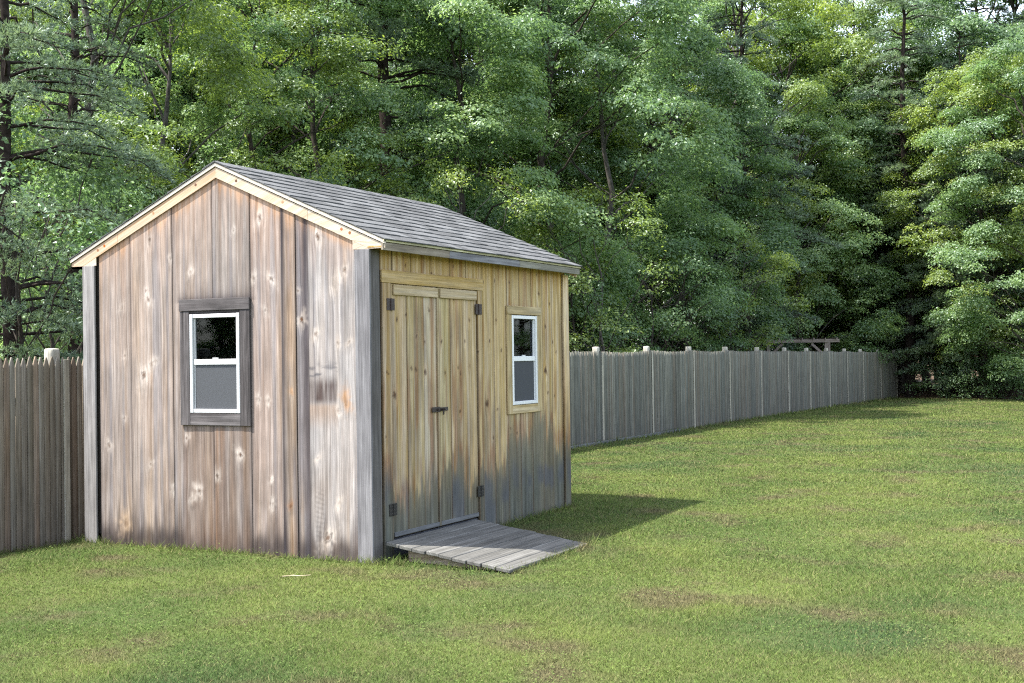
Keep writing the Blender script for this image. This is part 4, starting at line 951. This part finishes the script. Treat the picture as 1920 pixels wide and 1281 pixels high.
# the wood behind
G4 = 'trees deeper in the wood'
LAND = ['at the left edge', 'above the left fence post', 'above the low left eave', 'above the left roof slope', 'above the roof peak', 'above the start of the ridge', 'above the front half of the ridge',
        'above the middle of the ridge', 'above the far end of the ridge', 'above the right roof slope', 'above the far eave corner', 'above the second right fence post', 'above the third right fence post',
        'above the fifth right fence post', 'above the left end of the arbor', 'above the right end of the arbor', 'above the end of the fence', 'above the brown bank', 'left of the right edge', 'at the right edge']
for row, (add, step, ph) in enumerate(((8, 118, 0), (17, 96, 50), (29, 100, 20))):
    for px in np.arange(-40 + ph, 2010, step):
        fd = np.interp(px, [0, 300, 700, 1000, 1300, 1500, 1700, 2000], [19, 25, 30, 33, 39, 47, 50, 49])
        k = tr_rng.choice(['maple_a', 'maple_b', 'oak_a', 'oak_b', 'pine_a', 'pine_c', 'pine_b'] if px > 1250 else ['maple_a', 'maple_b', 'oak_a', 'oak_b', 'oak_a', 'pine_a', 'pine_c'])
        if px > 1560 and row == 2: k = 'maple_b'
        far = 7 if (px < 900 and row == 0) else 0
        if px < 1100 and row == 1: k = 'maple_b' if 'pine' in k else k
        sp_ = LAND[int(np.clip(round((px - 10) / 110), 0, len(LAND) - 1))]
        lab = ('pine' if 'pine' in k else 'leafy tree') + (' just behind the front trees, ', ' in the middle of the wood, ', ' at the very back of the wood, ')[row] + sp_
        plant(k, 'pine_tree' if 'pine' in k else 'broadleaf_tree', px + tr_rng.uniform(-25, 25), fd + add + far + tr_rng.uniform(-2, 2), lab, group=G4, s=tr_rng.uniform(.95, 1.25))

G5 = 'unseen trees added for window reflections'  # out of view, added only to give the panes something to reflect
for (X, Y), k in (((-31, -37), 'maple_b'), ((-38, -43), 'maple_a'), ((-25, -42), 'oak_a'), ((-46, -40), 'maple_b'), ((17, 50), 'maple_a'), ((22, 46), 'maple_b'), ((27, 52), 'oak_a'), ((13, 56), 'maple_c')):
    o = plant(k, 'maple_tree' if 'maple' in k else 'broadleaf_tree', 0, 5, 'unseen leafy tree added out of view for the window panes to reflect', group=G5); o.location = (X, Y, -.05)

# ------------------------------------------------------------------ light
to_sun = np.array([-1.0, -.82, 2.44]); to_sun /= np.linalg.norm(to_sun)
sd = bpy.data.lights.new('sun', 'SUN'); sd.energy = 3.3; sd.angle = math.radians(.5); sd.color = (1, .95, .86)
so = link(bpy.data.objects.new('sun', sd))
from mathutils import Vector
so.rotation_euler = Vector(-to_sun).to_track_quat('-Z', 'Y').to_euler()
so.location = (-6, -6, 14)
w = bpy.data.worlds.new('World'); sc.world = w; w.use_nodes = True; nt = w.node_tree
bgn = nt.nodes['Background']; sky = nt.nodes.new('ShaderNodeTexSky'); sky.sky_type = 'NISHITA'; sky.sun_disc = False
sky.sun_elevation = math.asin(to_sun[2]); sky.sun_rotation = math.atan2(to_sun[0], to_sun[1]) % (2 * math.pi); sky.air_density = 1.; sky.dust_density = 1.5
hsv = nt.nodes.new('ShaderNodeHueSaturation'); hsv.inputs['Saturation'].default_value = .55; nt.links.new(sky.outputs[0], hsv.inputs['Color']); nt.links.new(hsv.outputs[0], bgn.inputs[0]); bgn.inputs[1].default_value = .15
vs = sc.view_settings; vs.view_transform = 'Standard'; vs.look = 'None'; vs.gamma = 1; vs.use_curve_mapping = False; vs.exposure = 2.06
cy = sc.cycles; cy.max_bounces = 8; cy.diffuse_bounces = 4; cy.transparent_max_bounces = 12; cy.transmission_bounces = 4; cy.glossy_bounces = 3
cy.use_denoising = False; cy.filter_width = 1.15; cy.sample_clamp_indirect = 6
